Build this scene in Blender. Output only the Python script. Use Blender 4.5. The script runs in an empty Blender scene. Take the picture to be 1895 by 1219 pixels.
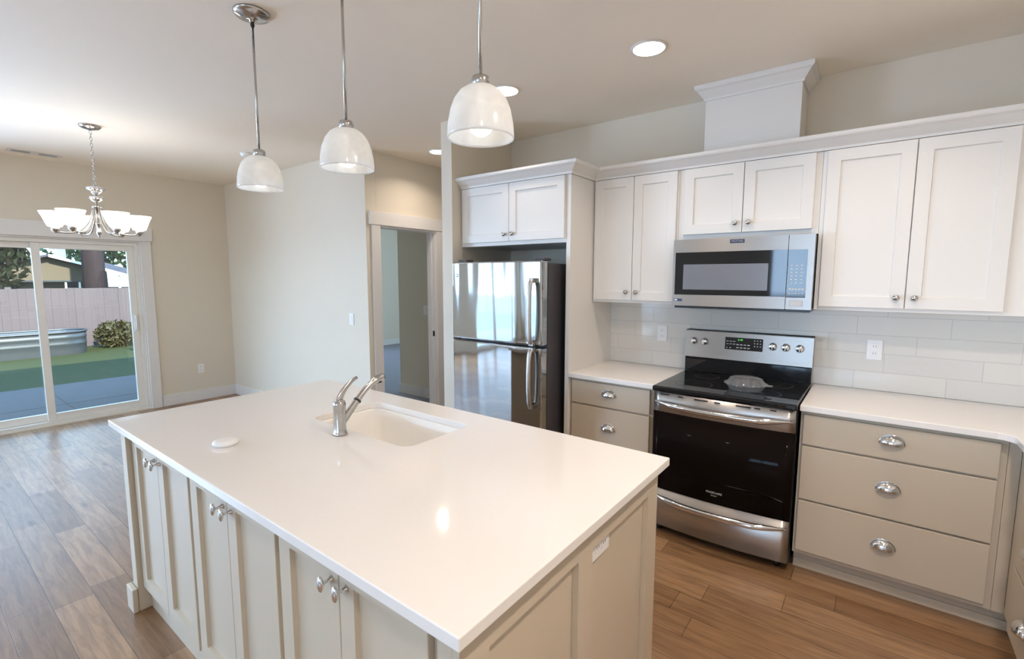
import bpy, bmesh, math, random
from mathutils import Vector, Matrix
PI = math.pi
random.seed(7)
SC = bpy.context.scene
COL = SC.collection

# ------------------------------------------------------------------ camera
cam_data = bpy.data.cameras.new('camera')
cam = bpy.data.objects.new('camera', cam_data)
COL.objects.link(cam)
cam.location = (1.0416, -3.4461, 1.5581)
yaw, pitch, roll = -0.6501, 0.1075, 0.0019
fwd = Vector((math.sin(yaw)*math.cos(pitch), math.cos(yaw)*math.cos(pitch), -math.sin(pitch)))
rgt0 = Vector((math.cos(yaw), -math.sin(yaw), 0))
up0 = rgt0.cross(fwd)
rgt = math.cos(roll)*rgt0 + math.sin(roll)*up0
upv = -math.sin(roll)*rgt0 + math.cos(roll)*up0
cam.rotation_euler = Matrix((rgt, upv, -fwd)).transposed().to_euler()
cam_data.sensor_fit = 'HORIZONTAL'
cam_data.sensor_width = 36.0
cam_data.lens = 886.93/1895*36.0
cam_data.clip_start = 0.02
cam_data.clip_end = 300
SC.camera = cam

# ------------------------------------------------------------------ colour management, cycles quality
vs = SC.view_settings
vs.view_transform = 'Standard'
vs.look = 'None'
vs.exposure = -0.16
vs.gamma = 1.0
vs.use_curve_mapping = False
cy = SC.cycles
cy.use_denoising = True
cy.max_bounces = 10
cy.diffuse_bounces = 6
cy.glossy_bounces = 5
cy.transmission_bounces = 6
cy.transparent_max_bounces = 16
cy.caustics_reflective = False
cy.caustics_refractive = False
cy.sample_clamp_indirect = 6.0

def lin(r, g, b):
    f = lambda c: (c/255/12.92) if c/255 <= .04045 else ((c/255+.055)/1.055)**2.4
    return (f(r), f(g), f(b), 1.0)

# ------------------------------------------------------------------ sky, sun, daylight portals
SKY_STRENGTH = 6.8
w = bpy.data.worlds.new('sky_world')
SC.world = w
w.use_nodes = True
nt = w.node_tree
nt.nodes.clear()
wo = nt.nodes.new('ShaderNodeOutputWorld')
bg = nt.nodes.new('ShaderNodeBackground')
tc = nt.nodes.new('ShaderNodeTexCoord')
sp = nt.nodes.new('ShaderNodeSeparateXYZ')
rp = nt.nodes.new('ShaderNodeValToRGB')
nt.links.new(tc.outputs['Generated'], sp.inputs[0])
nt.links.new(sp.outputs['Z'], rp.inputs[0])
rp.color_ramp.elements[0].position = 0.0
rp.color_ramp.elements[0].color = (.52, .78, 1.0, 1)
rp.color_ramp.elements[1].position = 0.8
rp.color_ramp.elements[1].color = (.30, .58, 1.0, 1)
nt.links.new(rp.outputs['Color'], bg.inputs['Color'])
bg.inputs['Strength'].default_value = SKY_STRENGTH
nt.links.new(bg.outputs[0], wo.inputs['Surface'])

def lamp(name, kind, loc, energy, color, rot=(0, 0, 0), parent=None, **kw):
    d = bpy.data.lights.new(name, kind)
    d.energy = energy
    d.color = color
    for k, v in kw.items():
        setattr(d, k, v)
    o = bpy.data.objects.new(name, d)
    COL.objects.link(o)
    o.location = loc
    o.rotation_euler = rot
    if parent:
        o.parent = parent
    return o

WARM = (1.0, 0.86, 0.74)
SOFT = (1.0, 0.92, 0.83)
sun_dir = Vector((-0.84, 0.10, -0.54)).normalized()
sun = lamp('sun', 'SUN', (8, 2, 10), 20.0, (1.0, .92, .78), angle=math.radians(.6))
sun.rotation_euler = sun_dir.to_track_quat('-Z', 'Y').to_euler()

def portal(loc, rot, sx, sy):
    o = lamp('daylight_portal', 'AREA', loc, 1.0, (1, 1, 1), rot, shape='RECTANGLE', size=sx, size_y=sy)
    o.data.cycles.is_portal = True
portal((-5.97, -2.45, 1.0), (0, -PI/2, 0), 1.95, 1.7)          # sliding door
DAY = (.50, .68, 1.0)
def daylight(loc, rot, sx, sy, radiance):
    """sky light entering one window: a panel standing outside the pane"""
    lamp('window_daylight', 'AREA', loc, radiance*PI*sx*sy, DAY, rot, shape='RECTANGLE', size=sx, size_y=sy)
daylight((-5.93, -7.03, 1.09), (0, -PI/2, 0), 2.05, 2.5, 3.2)       # living room glazing, left wall
daylight((-5.93, -4.45, 1.2), (0, -PI/2, 0), 1.76, 1.36, 50)       # added side window out of view, brightens ceiling and left floor
daylight((-4.45, -8.78, 1.35), (PI/2, 0, 0), 2.3, 1.6, 9.5)         # rear windows
daylight((0.35, -8.78, 1.72), (PI/2, 0, 0), 2.3, 1.2, 12.5)

daylight((-7.96, 1.7, 1.45), (0, -PI/2, 0), 1.2, 1.3, 9)          # added bedroom window out of view, lights the bedroom

# ------------------------------------------------------------------ materials
MATS = {}
def mat(name, color, rough=.5, metal=0.0, spec=.5, var=0.0, vscale=8.0, bump=0.0, bscale=200.0, stretch=(1, 1, 1),
        emit=None, estr=0.0, coat=0.0, aniso=0.0):
    if name in MATS:
        return MATS[name]
    m = bpy.data.materials.new(name)
    m.use_nodes = True
    n, l = m.node_tree.nodes, m.node_tree.links
    p = n['Principled BSDF']
    p.inputs['Base Color'].default_value = color
    p.inputs['Roughness'].default_value = rough
    p.inputs['Metallic'].default_value = metal
    p.inputs['Specular IOR Level'].default_value = spec
    p.inputs['Coat Weight'].default_value = coat
    p.inputs['Anisotropic'].default_value = aniso
    g = n.new('ShaderNodeNewGeometry')
    mp = n.new('ShaderNodeMapping')
    mp.inputs['Scale'].default_value = stretch
    l.new(g.outputs['Position'], mp.inputs[0])
    nz = n.new('ShaderNodeTexNoise')
    nz.inputs['Scale'].default_value = vscale
    nz.inputs['Detail'].default_value = 4
    l.new(mp.outputs[0], nz.inputs['Vector'])
    if var:
        mx = n.new('ShaderNodeMix')
        mx.data_type = 'RGBA'
        mx.inputs['A'].default_value = tuple(c*(1-var) for c in color[:3])+(1,)
        mx.inputs['B'].default_value = tuple(min(1, c*(1+var)) for c in color[:3])+(1,)
        l.new(nz.outputs['Fac'], mx.inputs['Factor'])
        l.new(mx.outputs['Result'], p.inputs['Base Color'])
    if bump:
        nb = n.new('ShaderNodeTexNoise')
        nb.inputs['Scale'].default_value = bscale
        nb.inputs['Detail'].default_value = 3
        l.new(mp.outputs[0], nb.inputs['Vector'])
        b = n.new('ShaderNodeBump')
        b.inputs['Strength'].default_value = bump
        b.inputs['Distance'].default_value = .002
        l.new(nb.outputs['Fac'], b.inputs['Height'])
        l.new(b.outputs['Normal'], p.inputs['Normal'])
    if aniso:      # brushed sideways: reflections smear up and down
        cx = n.new('ShaderNodeCombineXYZ')
        cx.inputs[2].default_value = 1
        l.new(cx.outputs[0], p.inputs['Tangent'])
    if emit:
        p.inputs['Emission Color'].default_value = emit
        p.inputs['Emission Strength'].default_value = estr
    MATS[name] = m
    return m

def glass_mat(name, tint=(1, 1, 1, 1), refl=.9, rough=0.0, body=0.0, body_col=(.8, .8, .8, 1)):
    """thin clear sheet: transparent with a fresnel reflection, optional milky part"""
    m = bpy.data.materials.new(name)
    m.use_nodes = True
    n, l = m.node_tree.nodes, m.node_tree.links
    n.remove(n['Principled BSDF'])
    out = n['Material Output']
    t = n.new('ShaderNodeBsdfTransparent')
    t.inputs[0].default_value = tint
    gl = n.new('ShaderNodeBsdfGlossy')
    gl.inputs['Roughness'].default_value = rough
    gl.inputs['Color'].default_value = (refl, refl, refl, 1)
    lw = n.new('ShaderNodeLayerWeight')
    lw.inputs['Blend'].default_value = .5
    pw = n.new('ShaderNodeMath'); pw.operation = 'POWER'; pw.inputs[1].default_value = 5
    ma = n.new('ShaderNodeMath'); ma.operation = 'MULTIPLY_ADD'
    ma.inputs[1].default_value = .6; ma.inputs[2].default_value = .035
    l.new(lw.outputs['Facing'], pw.inputs[0])
    l.new(pw.outputs[0], ma.inputs[0])
    mx = n.new('ShaderNodeMixShader')
    l.new(ma.outputs[0], mx.inputs[0])
    l.new(t.outputs[0], mx.inputs[1])
    l.new(gl.outputs[0], mx.inputs[2])
    last = mx
    if body:
        df = n.new('ShaderNodeBsdfDiffuse')
        df.inputs[0].default_value = body_col
        m2 = n.new('ShaderNodeMixShader')
        m2.inputs[0].default_value = body
        l.new(mx.outputs[0], m2.inputs[1])
        l.new(df.outputs[0], m2.inputs[2])
        last = m2
    l.new(last.outputs[0], out.inputs['Surface'])
    MATS[name] = m
    return m

M_WALL = mat('wall_paint', lin(221, 211, 194), .75, spec=.25, var=.015, vscale=3, bump=.10, bscale=160)
M_CEIL = mat('ceiling_paint', lin(246, 236, 221), .7, spec=.3, var=.015, vscale=3, bump=.18, bscale=110)
M_TRIM = mat('white_trim_paint', lin(226, 222, 218), .45, spec=.4, var=.01)
M_WHITE = mat('white_cabinet_paint', lin(226, 222, 216), .42, spec=.4, var=.008)
M_GREIGE = mat('greige_cabinet_paint', lin(198, 185, 165), .40, spec=.4, var=.012)
M_DARKGAP = mat('shadow_gap_dark', lin(70, 64, 58), .8)
M_QUARTZ = mat('white_quartz', lin(233, 228, 223), .08, spec=.35, var=.012, vscale=60)
M_SINK = mat('sink_white', lin(240, 236, 230), .15, spec=.5, var=.005)
M_CHROME = mat('brushed_nickel', (.50, .48, .46, 1), .20, 1.0, var=.03, vscale=40)
M_BRIGHT = mat('polished_chrome', (.78, .78, .79, 1), .10, 1.0, var=.02)
M_STEEL = mat('stainless_brushed', (.50, .465, .43, 1), .34, 1.0, var=.05, vscale=30, stretch=(.6, .6, 60), aniso=.85)
M_BLACKGLASS = mat('black_glass', (.008, .008, .009, 1), .04, spec=.5, var=.02)
M_OVENGLASS = mat('oven_black_glass', (.009, .006, .005, 1), .05, spec=.04, var=.02)
M_BLACK = mat('black_enamel', (.012, .012, .013, 1), .25, spec=.5, var=.05)
M_FRIDGESIDE = mat('fridge_side_grey', lin(72, 70, 74), .45, spec=.4, var=.04, bump=.1, bscale=300)
M_GREYMESH = mat('microwave_window_mesh', lin(112, 112, 116), .25, spec=.5, var=.05)
M_PLASTIC = mat('white_plastic', lin(236, 234, 232), .3, spec=.45, var=.01)
M_LIGHTGREY = mat('print_grey', lin(190, 190, 190), .5)
M_DARKPRINT = mat('dark_slot', lin(40, 38, 38), .6)
M_GREEN = mat('green_digits', (.02, .2, .01, 1), .4, emit=(.15, 1, .1, 1), estr=.8)
M_BADGEBLUE = mat('badge_navy', lin(48, 58, 84), .3)
M_BULB = mat('lamp_bulb', (1, 1, 1, 1), .4, emit=(1, .95, .86, 1), estr=4.2)
M_LED = mat('led_lens', (1, 1, 1, 1), .4, emit=(1, .95, .88, 1), estr=9.0)
M_CARPET = mat('grey_carpet', lin(150, 152, 160), .95, spec=.1, var=.12, vscale=120, bump=.4, bscale=400)
M_GLASS = glass_mat('window_glass', (.97, .99, .99, 1))
M_CLEAR = glass_mat('clear_plastic', (.80, .82, .84, 1), 1.0, .04, .12, (.7, .7, .7, 1))
M_VINYL = mat('white_vinyl', lin(232, 228, 220), .35, spec=.45, var=.01)
# outdoors
M_CONC = mat('patio_concrete', lin(80, 77, 76), .85, spec=.2, var=.10, vscale=5, bump=.2, bscale=80)
M_GRASS = mat('lawn_grass', lin(48, 55, 30), .9, spec=.15, var=.30, vscale=14, bump=.5, bscale=60)
M_FENCE = mat('weathered_cedar', lin(80, 74, 76), .85, spec=.2, var=.12, vscale=6, stretch=(1, 1, .15))
M_GALV = mat('galvanised_steel', lin(74, 80, 84), .42, .6, var=.12, vscale=9)
M_BARK = mat('tree_bark', lin(50, 44, 46), .95, spec=.1, var=.35, vscale=9, stretch=(1, 1, .25), bump=.6, bscale=30)
M_LEAFD = mat('dark_leaves', lin(34, 42, 28), .6, spec=.3, var=.4, vscale=4)
M_LEAFL = mat('light_leaves', lin(70, 86, 54), .6, spec=.3, var=.35, vscale=2)
M_LEAFB = mat('bush_leaves', lin(64, 62, 40), .6, spec=.3, var=.45, vscale=9)
M_SIDING = mat('house_siding_tan', lin(84, 78, 66), .8, spec=.2, var=.06, vscale=12, stretch=(1, 1, 8))
M_ROOFT = mat('grey_shingles', lin(64, 64, 70), .9, spec=.1, var=.15, vscale=14)
M_SOIL = mat('dark_mulch', lin(84, 74, 68), .95, spec=.1, var=.3, vscale=20)
M_DARKWIN = mat('dark_window', lin(50, 60, 66), .1, spec=.5)

def frosted_glass(name, base, emit_s, alabaster=True):
    m = bpy.data.materials.new(name)
    m.use_nodes = True
    n, l = m.node_tree.nodes, m.node_tree.links
    n.remove(n['Principled BSDF'])
    out = n['Material Output']
    g = n.new('ShaderNodeNewGeometry')
    nz = n.new('ShaderNodeTexNoise')
    nz.inputs['Scale'].default_value = 18
    nz.inputs['Detail'].default_value = 6
    nz.inputs['Distortion'].default_value = 1.2
    l.new(g.outputs['Position'], nz.inputs['Vector'])
    rmp = n.new('ShaderNodeValToRGB')
    rmp.color_ramp.elements[0].position = .3
    rmp.color_ramp.elements[0].color = tuple(c*.90 for c in base[:3])+(1,)
    rmp.color_ramp.elements[1].position = .7
    rmp.color_ramp.elements[1].color = base
    l.new(nz.outputs['Fac'], rmp.inputs[0])
    df = n.new('ShaderNodeBsdfDiffuse')
    tl = n.new('ShaderNodeBsdfTranslucent')
    l.new(rmp.outputs[0], df.inputs[0])
    l.new(rmp.outputs[0], tl.inputs[0])
    tr = n.new('ShaderNodeBsdfTransparent')
    gl = n.new('ShaderNodeBsdfGlossy')
    gl.inputs['Roughness'].default_value = .15
    m1 = n.new('ShaderNodeMixShader'); m1.inputs[0].default_value = .5
    l.new(df.outputs[0], m1.inputs[1]); l.new(tl.outputs[0], m1.inputs[2])
    m2 = n.new('ShaderNodeMixShader'); m2.inputs[0].default_value = .14
    l.new(m1.outputs[0], m2.inputs[1]); l.new(tr.outputs[0], m2.inputs[2])
    m3 = n.new('ShaderNodeMixShader'); m3.inputs[0].default_value = .05
    l.new(m2.outputs[0], m3.inputs[1]); l.new(gl.outputs[0], m3.inputs[2])
    em = n.new('ShaderNodeEmission')
    em.inputs['Strength'].default_value = emit_s
    l.new(rmp.outputs[0], em.inputs[0])
    ad = n.new('ShaderNodeAddShader')
    l.new(m3.outputs[0], ad.inputs[0]); l.new(em.outputs[0], ad.inputs[1])
    l.new(ad.outputs[0], out.inputs['Surface'])
    MATS[name] = m
    return m
M_SHADE = frosted_glass('alabaster_glass', (.86, .85, .83, 1), .06)
M_SHADE_CH = frosted_glass('opal_glass_lit', (1.0, .97, .92, 1), 2.2)

def wood_floor():
    m = bpy.data.materials.new('oak_planks')
    m.use_nodes = True
    n, l = m.node_tree.nodes, m.node_tree.links
    p = n['Principled BSDF']
    g = n.new('ShaderNodeNewGeometry')
    mp = n.new('ShaderNodeMapping')
    mp.inputs['Location'].default_value = (0.37, 0.266+14.8, 0)
    l.new(g.outputs['Position'], mp.inputs[0])
    br = n.new('ShaderNodeTexBrick')
    br.offset = .37; br.offset_frequency = 3; br.squash = .72; br.squash_frequency = 2
    br.inputs['Scale'].default_value = 1
    br.inputs['Brick Width'].default_value = 1.15
    br.inputs['Row Height'].default_value = .148
    br.inputs['Mortar Size'].default_value = .0016
    br.inputs['Mortar Smooth'].default_value = .2
    br.inputs['Bias'].default_value = 0
    br.inputs['Color1'].default_value = lin(134, 101, 70)
    br.inputs['Color2'].default_value = lin(170, 135, 100)
    br.inputs['Mortar'].default_value = lin(84, 60, 42)
    l.new(mp.outputs[0], br.inputs['Vector'])
    # grain stretched along the planks
    mg = n.new('ShaderNodeMapping')
    mg.inputs['Scale'].default_value = (1.3, 14, 1)
    l.new(g.outputs['Position'], mg.inputs[0])
    ng = n.new('ShaderNodeTexNoise')
    ng.inputs['Scale'].default_value = 3.0
    ng.inputs['Detail'].default_value = 8
    ng.inputs['Roughness'].default_value = .65
    ng.inputs['Distortion'].default_value = .6
    l.new(mg.outputs[0], ng.inputs['Vector'])
    rg = n.new('ShaderNodeValToRGB')
    rg.color_ramp.elements[0].position = .32; rg.color_ramp.elements[0].color = (.50, .42, .36, 1)
    rg.color_ramp.elements[1].position = .62; rg.color_ramp.elements[1].color = (1.06, 1.04, 1.02, 1)
    l.new(ng.outputs['Fac'], rg.inputs[0])
    mx = n.new('ShaderNodeMix'); mx.data_type = 'RGBA'; mx.blend_type = 'MULTIPLY'
    mx.inputs['Factor'].default_value = .85
    l.new(br.outputs['Color'], mx.inputs['A']); l.new(rg.outputs[0], mx.inputs['B'])
    # knots
    mk = n.new('ShaderNodeMapping')
    mk.inputs['Scale'].default_value = (1.6, 5.2, 1)
    l.new(g.outputs['Position'], mk.inputs[0])
    vk = n.new('ShaderNodeTexVoronoi')
    vk.inputs['Scale'].default_value = 1.15
    l.new(mk.outputs[0], vk.inputs['Vector'])
    rk = n.new('ShaderNodeValToRGB')
    rk.color_ramp.elements[0].position = .03; rk.color_ramp.elements[0].color = (.30, .22, .17, 1)
    rk.color_ramp.elements[1].position = .14; rk.color_ramp.elements[1].color = (1, 1, 1, 1)
    l.new(vk.outputs['Distance'], rk.inputs[0])
    mx2 = n.new('ShaderNodeMix'); mx2.data_type = 'RGBA'; mx2.blend_type = 'MULTIPLY'
    mx2.inputs['Factor'].default_value = .85
    l.new(mx.outputs['Result'], mx2.inputs['A']); l.new(rk.outputs[0], mx2.inputs['B'])
    l.new(mx2.outputs['Result'], p.inputs['Base Color'])
    p.inputs['Roughness'].default_value = .33
    p.inputs['Specular IOR Level'].default_value = .9
    b = n.new('ShaderNodeBump'); b.inputs['Strength'].default_value = .25; b.inputs['Distance'].default_value = .002
    iv = n.new('ShaderNodeMath'); iv.operation = 'SUBTRACT'
    l.new(ng.outputs['Fac'], iv.inputs[0]); l.new(br.outputs['Fac'], iv.inputs[1])
    l.new(iv.outputs[0], b.inputs['Height'])
    l.new(b.outputs['Normal'], p.inputs['Normal'])
    return m
M_FLOOR = wood_floor()

def tile_mat():
    m = bpy.data.materials.new('white_subway_tile')
    m.use_nodes = True
    n, l = m.node_tree.nodes, m.node_tree.links
    p = n['Principled BSDF']
    g = n.new('ShaderNodeNewGeometry')
    s = n.new('ShaderNodeSeparateXYZ')
    l.new(g.outputs['Position'], s.inputs[0])
    def mth(op, a, b):
        q = n.new('ShaderNodeMath'); q.operation = op
        for i, v in enumerate((a, b)):
            if isinstance(v, (int, float)): q.inputs[i].default_value = v
            else: l.new(v, q.inputs[i])
        return q.outputs[0]
    zz = mth('SUBTRACT', s.outputs['Z'], .9155)
    row = mth('FLOOR', mth('DIVIDE', zz, .1065), 0)
    xx = mth('SUBTRACT', mth('SUBTRACT', s.outputs['X'], s.outputs['Y']), mth('MULTIPLY', row, .136))
    xx = mth('ADD', xx, -.972+4.08)
    c = n.new('ShaderNodeCombineXYZ')
    l.new(xx, c.inputs[0]); l.new(zz, c.inputs[1])
    br = n.new('ShaderNodeTexBrick')
    br.offset = 0; br.squash = 1
    br.inputs['Scale'].default_value = 1
    br.inputs['Brick Width'].default_value = .408
    br.inputs['Row Height'].default_value = .1065
    br.inputs['Mortar Size'].default_value = .0018
    br.inputs['Mortar Smooth'].default_value = .3
    br.inputs['Color1'].default_value = lin(220, 216, 208)
    br.inputs['Color2'].default_value = lin(214, 211, 205)
    br.inputs['Mortar'].default_value = lin(196, 193, 188)
    l.new(c.outputs[0], br.inputs['Vector'])
    l.new(br.outputs['Color'], p.inputs['Base Color'])
    p.inputs['Roughness'].default_value = .12
    b = n.new('ShaderNodeBump'); b.inputs['Strength'].default_value = .3; b.inputs['Distance'].default_value = .001
    b.invert = True
    l.new(br.outputs['Fac'], b.inputs['Height'])
    l.new(b.outputs['Normal'], p.inputs['Normal'])
    return m
M_TILE = tile_mat()

def fridge_mat():
    """stainless sheet with the slight oil-canning that makes reflections wander"""
    m = bpy.data.materials.new('stainless_fridge_sheet')
    m.use_nodes = True
    n, l = m.node_tree.nodes, m.node_tree.links
    p = n['Principled BSDF']
    p.inputs['Base Color'].default_value = (.46, .465, .47, 1)
    p.inputs['Metallic'].default_value = 1
    p.inputs['Roughness'].default_value = .045
    g = n.new('ShaderNodeNewGeometry')
    mp = n.new('ShaderNodeMapping')
    mp.inputs['Scale'].default_value = (2.6, 1, .38)
    l.new(g.outputs['Position'], mp.inputs[0])
    nz = n.new('ShaderNodeTexNoise')
    nz.inputs['Scale'].default_value = 1.6
    nz.inputs['Detail'].default_value = 1.0
    l.new(mp.outputs[0], nz.inputs['Vector'])
    b = n.new('ShaderNodeBump'); b.inputs['Strength'].default_value = .3; b.inputs['Distance'].default_value = .034
    l.new(nz.outputs['Fac'], b.inputs['Height'])
    l.new(b.outputs['Normal'], p.inputs['Normal'])
    return m
M_FRIDGE = fridge_mat()

# ------------------------------------------------------------------ mesh helpers
class MB:
    """collects shapes (world coordinates) into one mesh"""
    def __init__(s):
        s.bm = bmesh.new()
    def _take(s, tmp):
        me = bpy.data.meshes.new('tmp')
        tmp.to_mesh(me); tmp.free()
        s.bm.from_mesh(me)
        bpy.data.meshes.remove(me)
        return s
    def box(s, x0, x1, y0, y1, z0, z1, bev=0.0, seg=2):
        t = bmesh.new()
        bmesh.ops.create_cube(t, size=1)
        for v in t.verts:
            v.co = Vector(((x0+x1)/2+v.co.x*(x1-x0), (y0+y1)/2+v.co.y*(y1-y0), (z0+z1)/2+v.co.z*(z1-z0)))
        if bev:
            bmesh.ops.bevel(t, geom=t.edges[:], offset=bev, segments=seg, profile=.5, affect='EDGES')
        bmesh.ops.recalc_face_normals(t, faces=t.faces[:])
        return s._take(t)
    def lathe(s, prof, c, seg=32, axis='Z', smooth=True, sx=1, sy=1):
        """prof: (radius, height) pairs; axis direction"""
        t = bmesh.new()
        rings = []
        for r, h in prof:
            ring = []
            if r < 1e-6:
                ring = [t.verts.new(s._ax(0, 0, h, c, axis))]
            else:
                for k in range(seg):
                    a = 2*PI*k/seg
                    ring.append(t.verts.new(s._ax(r*math.cos(a)*sx, r*math.sin(a)*sy, h, c, axis)))
            rings.append(ring)
        for a, b in zip(rings, rings[1:]):
            if len(a) == 1 and len(b) == 1:
                continue
            for k in range(seg):
                k2 = (k+1) % seg
                if len(a) == 1:
                    f = t.faces.new((a[0], b[k], b[k2]))
                elif len(b) == 1:
                    f = t.faces.new((a[k], a[k2], b[0]))
                else:
                    f = t.faces.new((a[k], a[k2], b[k2], b[k]))
                f.smooth = smooth
        bmesh.ops.recalc_face_normals(t, faces=t.faces[:])
        return s._take(t)
    def _ax(s, u, v, h, c, axis):
        if axis == 'Z': d = (u, v, h)
        elif axis == 'Y': d = (u, h, v)
        else: d = (h, u, v)
        return Vector(c)+Vector(d)
    def tube(s, pts, r, seg=12, cap=True, flat=1.0):
        """swept round tube; r number or per-point list; flat scales the second cross axis"""
        t = bmesh.new()
        pts = [Vector(p) for p in pts]
        rs = r if isinstance(r, (list, tuple)) else [r]*len(pts)
        rings = []
        ref = None
        for i, p in enumerate(pts):
            d = (pts[min(i+1, len(pts)-1)]-pts[max(i-1, 0)]).normalized()
            if ref is None:
                ref = Vector((0, 0, 1)) if abs(d.z) < .9 else Vector((1, 0, 0))
            a = d.cross(ref).normalized()
            b = a.cross(d).normalized()
            ref = b
            rings.append([t.verts.new(p+a*rs[i]*math.cos(2*PI*k/seg)+b*rs[i]*flat*math.sin(2*PI*k/seg)) for k in range(seg)])
        for A, B_ in zip(rings, rings[1:]):
            for k in range(seg):
                f = t.faces.new((A[k], A[(k+1) % seg], B_[(k+1) % seg], B_[k]))
                f.smooth = True
        if cap:
            t.faces.new(rings[0]); t.faces.new(rings[-1])
        bmesh.ops.recalc_face_normals(t, faces=t.faces[:])
        return s._take(t)
    def sphere(s, c, rx, ry, rz, seg=20, rings=12):
        prof = [(math.sin(PI*i/rings), -math.cos(PI*i/rings)) for i in range(rings+1)]
        t = bmesh.new()
        bmesh.ops.create_uvsphere(t, u_segments=seg, v_segments=rings, radius=1)
        for v in t.verts:
            v.co = Vector((c[0]+v.co.x*rx, c[1]+v.co.y*ry, c[2]+v.co.z*rz))
        for f in t.faces: f.smooth = True
        return s._take(t)
    def plate(s, outer, holes, fn, d0, d1, bev=0.0):
        """flat plate with holes; outer/holes are (u,v) loops, fn(u,v,d) maps to the world"""
        t = bmesh.new()
        edges = []
        for lp in [outer]+list(holes):
            vs_ = [t.verts.new(fn(u, v, d0)) for u, v in lp]
            for i in range(len(vs_)):
                edges.append(t.edges.new((vs_[i], vs_[(i+1) % len(vs_)])))
        bmesh.ops.triangle_fill(t, use_beauty=True, use_dissolve=False, edges=edges)
        ex = bmesh.ops.extrude_face_region(t, geom=t.faces[:])
        dv = Vector(fn(0, 0, d1))-Vector(fn(0, 0, d0))
        bmesh.ops.translate(t, vec=dv, verts=[v for v in ex['geom'] if isinstance(v, bmesh.types.BMVert)])
        bmesh.ops.recalc_face_normals(t, faces=t.faces[:])
        if bev:
            bmesh.ops.dissolve_limit(t, angle_limit=.01, verts=t.verts[:], edges=t.edges[:])
            es = [e for e in t.edges if len(e.link_faces) == 2 and e.calc_face_angle(0) > 1.2]
            bmesh.ops.bevel(t, geom=es, offset=bev, segments=2, profile=.5, affect='EDGES')
        return s._take(t)
    def shaker(s, u0, u1, v0, v1, fn, th=.02, st=.057, rec=.010, ch=.004):
        """recessed-panel door: fn(u,v,d), d=0 front face, positive into the cabinet"""
        t = bmesh.new()
        e = .0015
        def loop(a, d):
            return [t.verts.new(fn(u, v, d)) for u, v in ((u0+a, v0+a), (u1-a, v0+a), (u1-a, v1-a), (u0+a, v1-a))]
        loops = [loop(0, th), loop(0, e), loop(e, 0), loop(st, 0), loop(st+ch, rec)]
        t.faces.new(loops[0]); t.faces.new(loops[-1])
        for A, B_ in zip(loops, loops[1:]):
            for k in range(4):
                t.faces.new((A[k], A[(k+1) % 4], B_[(k+1) % 4], B_[k]))
        bmesh.ops.recalc_face_normals(t, faces=t.faces[:])
        return s._take(t)
    def sweep(s, path, prof):
        """profile (out, z) swept along an XY path, out = left of the heading, mitred"""
        t = bmesh.new()
        path = [Vector(p) for p in path]
        rows = []
        for i, p in enumerate(path):
            n = []
            if i > 0:
                d = (p-path[i-1]).normalized(); n.append(Vector((-d.y, d.x)))
            if i < len(path)-1:
                d = (path[i+1]-p).normalized(); n.append(Vector((-d.y, d.x)))
            m_ = n[0] if len(n) == 1 else (n[0]+n[1])/(1+n[0].dot(n[1]))
            rows.append([t.verts.new((p.x+m_.x*o, p.y+m_.y*o, z)) for o, z in prof])
        k_ = len(prof)
        for A, B_ in zip(rows, rows[1:]):
            for k in range(k_):
                t.faces.new((A[k], A[(k+1) % k_], B_[(k+1) % k_], B_[k]))
        t.faces.new(rows[0]); t.faces.new(rows[-1])
        bmesh.ops.recalc_face_normals(t, faces=t.faces[:])
        return s._take(t)
    def poly(s, pts, smooth=False):
        f = s.bm.faces.new([s.bm.verts.new(p) for p in pts])
        f.smooth = smooth
        return s
    def prism(s, pts, dvec):
        """closed polygon extruded by dvec"""
        t = bmesh.new()
        f = t.faces.new([t.verts.new(p) for p in pts])
        ex = bmesh.ops.extrude_face_region(t, geom=[f])
        bmesh.ops.translate(t, vec=dvec, verts=[v for v in ex['geom'] if isinstance(v, bmesh.types.BMVert)])
        bmesh.ops.recalc_face_normals(t, faces=t.faces[:])
        return s._take(t)
    def build(s, name, m, parent=None, label=None):
        org = Vector((0, 0, 0))
        q = parent
        while q is not None:
            org += q.location
            q = q.parent
        me = bpy.data.meshes.new(name)
        if org.length:
            bmesh.ops.translate(s.bm, vec=-org, verts=s.bm.verts[:])
        s.bm.to_mesh(me); s.bm.free()
        me.materials.append(m)
        o = bpy.data.objects.new(name, me)
        COL.objects.link(o)
        if parent: o.parent = parent
        if label: o['label'] = label
        return o

def tag(o, label, cat, group=None, kind=None):
    o['label'] = label; o['category'] = cat
    if group: o['group'] = group
    if kind: o['kind'] = kind
    return o
def thing(name, label, cat, loc=(0, 0, 0), group=None):
    o = bpy.data.objects.new(name, None)
    o.empty_display_size = .1
    COL.objects.link(o)
    o.location = loc
    return tag(o, label, cat, group)
def struct(o, label=None):
    o['kind'] = 'structure'
    if label: o['label'] = label
    return o
def sroot(name, loc=(0, 0, 0), label=None):
    o = bpy.data.objects.new(name, None)
    COL.objects.link(o); o.location = loc
    return struct(o, label)
def dup(root, loc, rz=0, label=None):
    def cp(o, par):
        c = o.copy(); COL.objects.link(c); c.parent = par
        for ch in [k for k in bpy.data.objects if k.parent == o and k is not c]:
            cp(ch, c)
        return c
    r = root.copy(); COL.objects.link(r)
    kids = [k for k in bpy.data.objects if k.parent == root]
    r.location = loc; r.rotation_euler = (0, 0, rz)
    for k in kids: cp(k, r)
    if label: r['label'] = label
    return r
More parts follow.
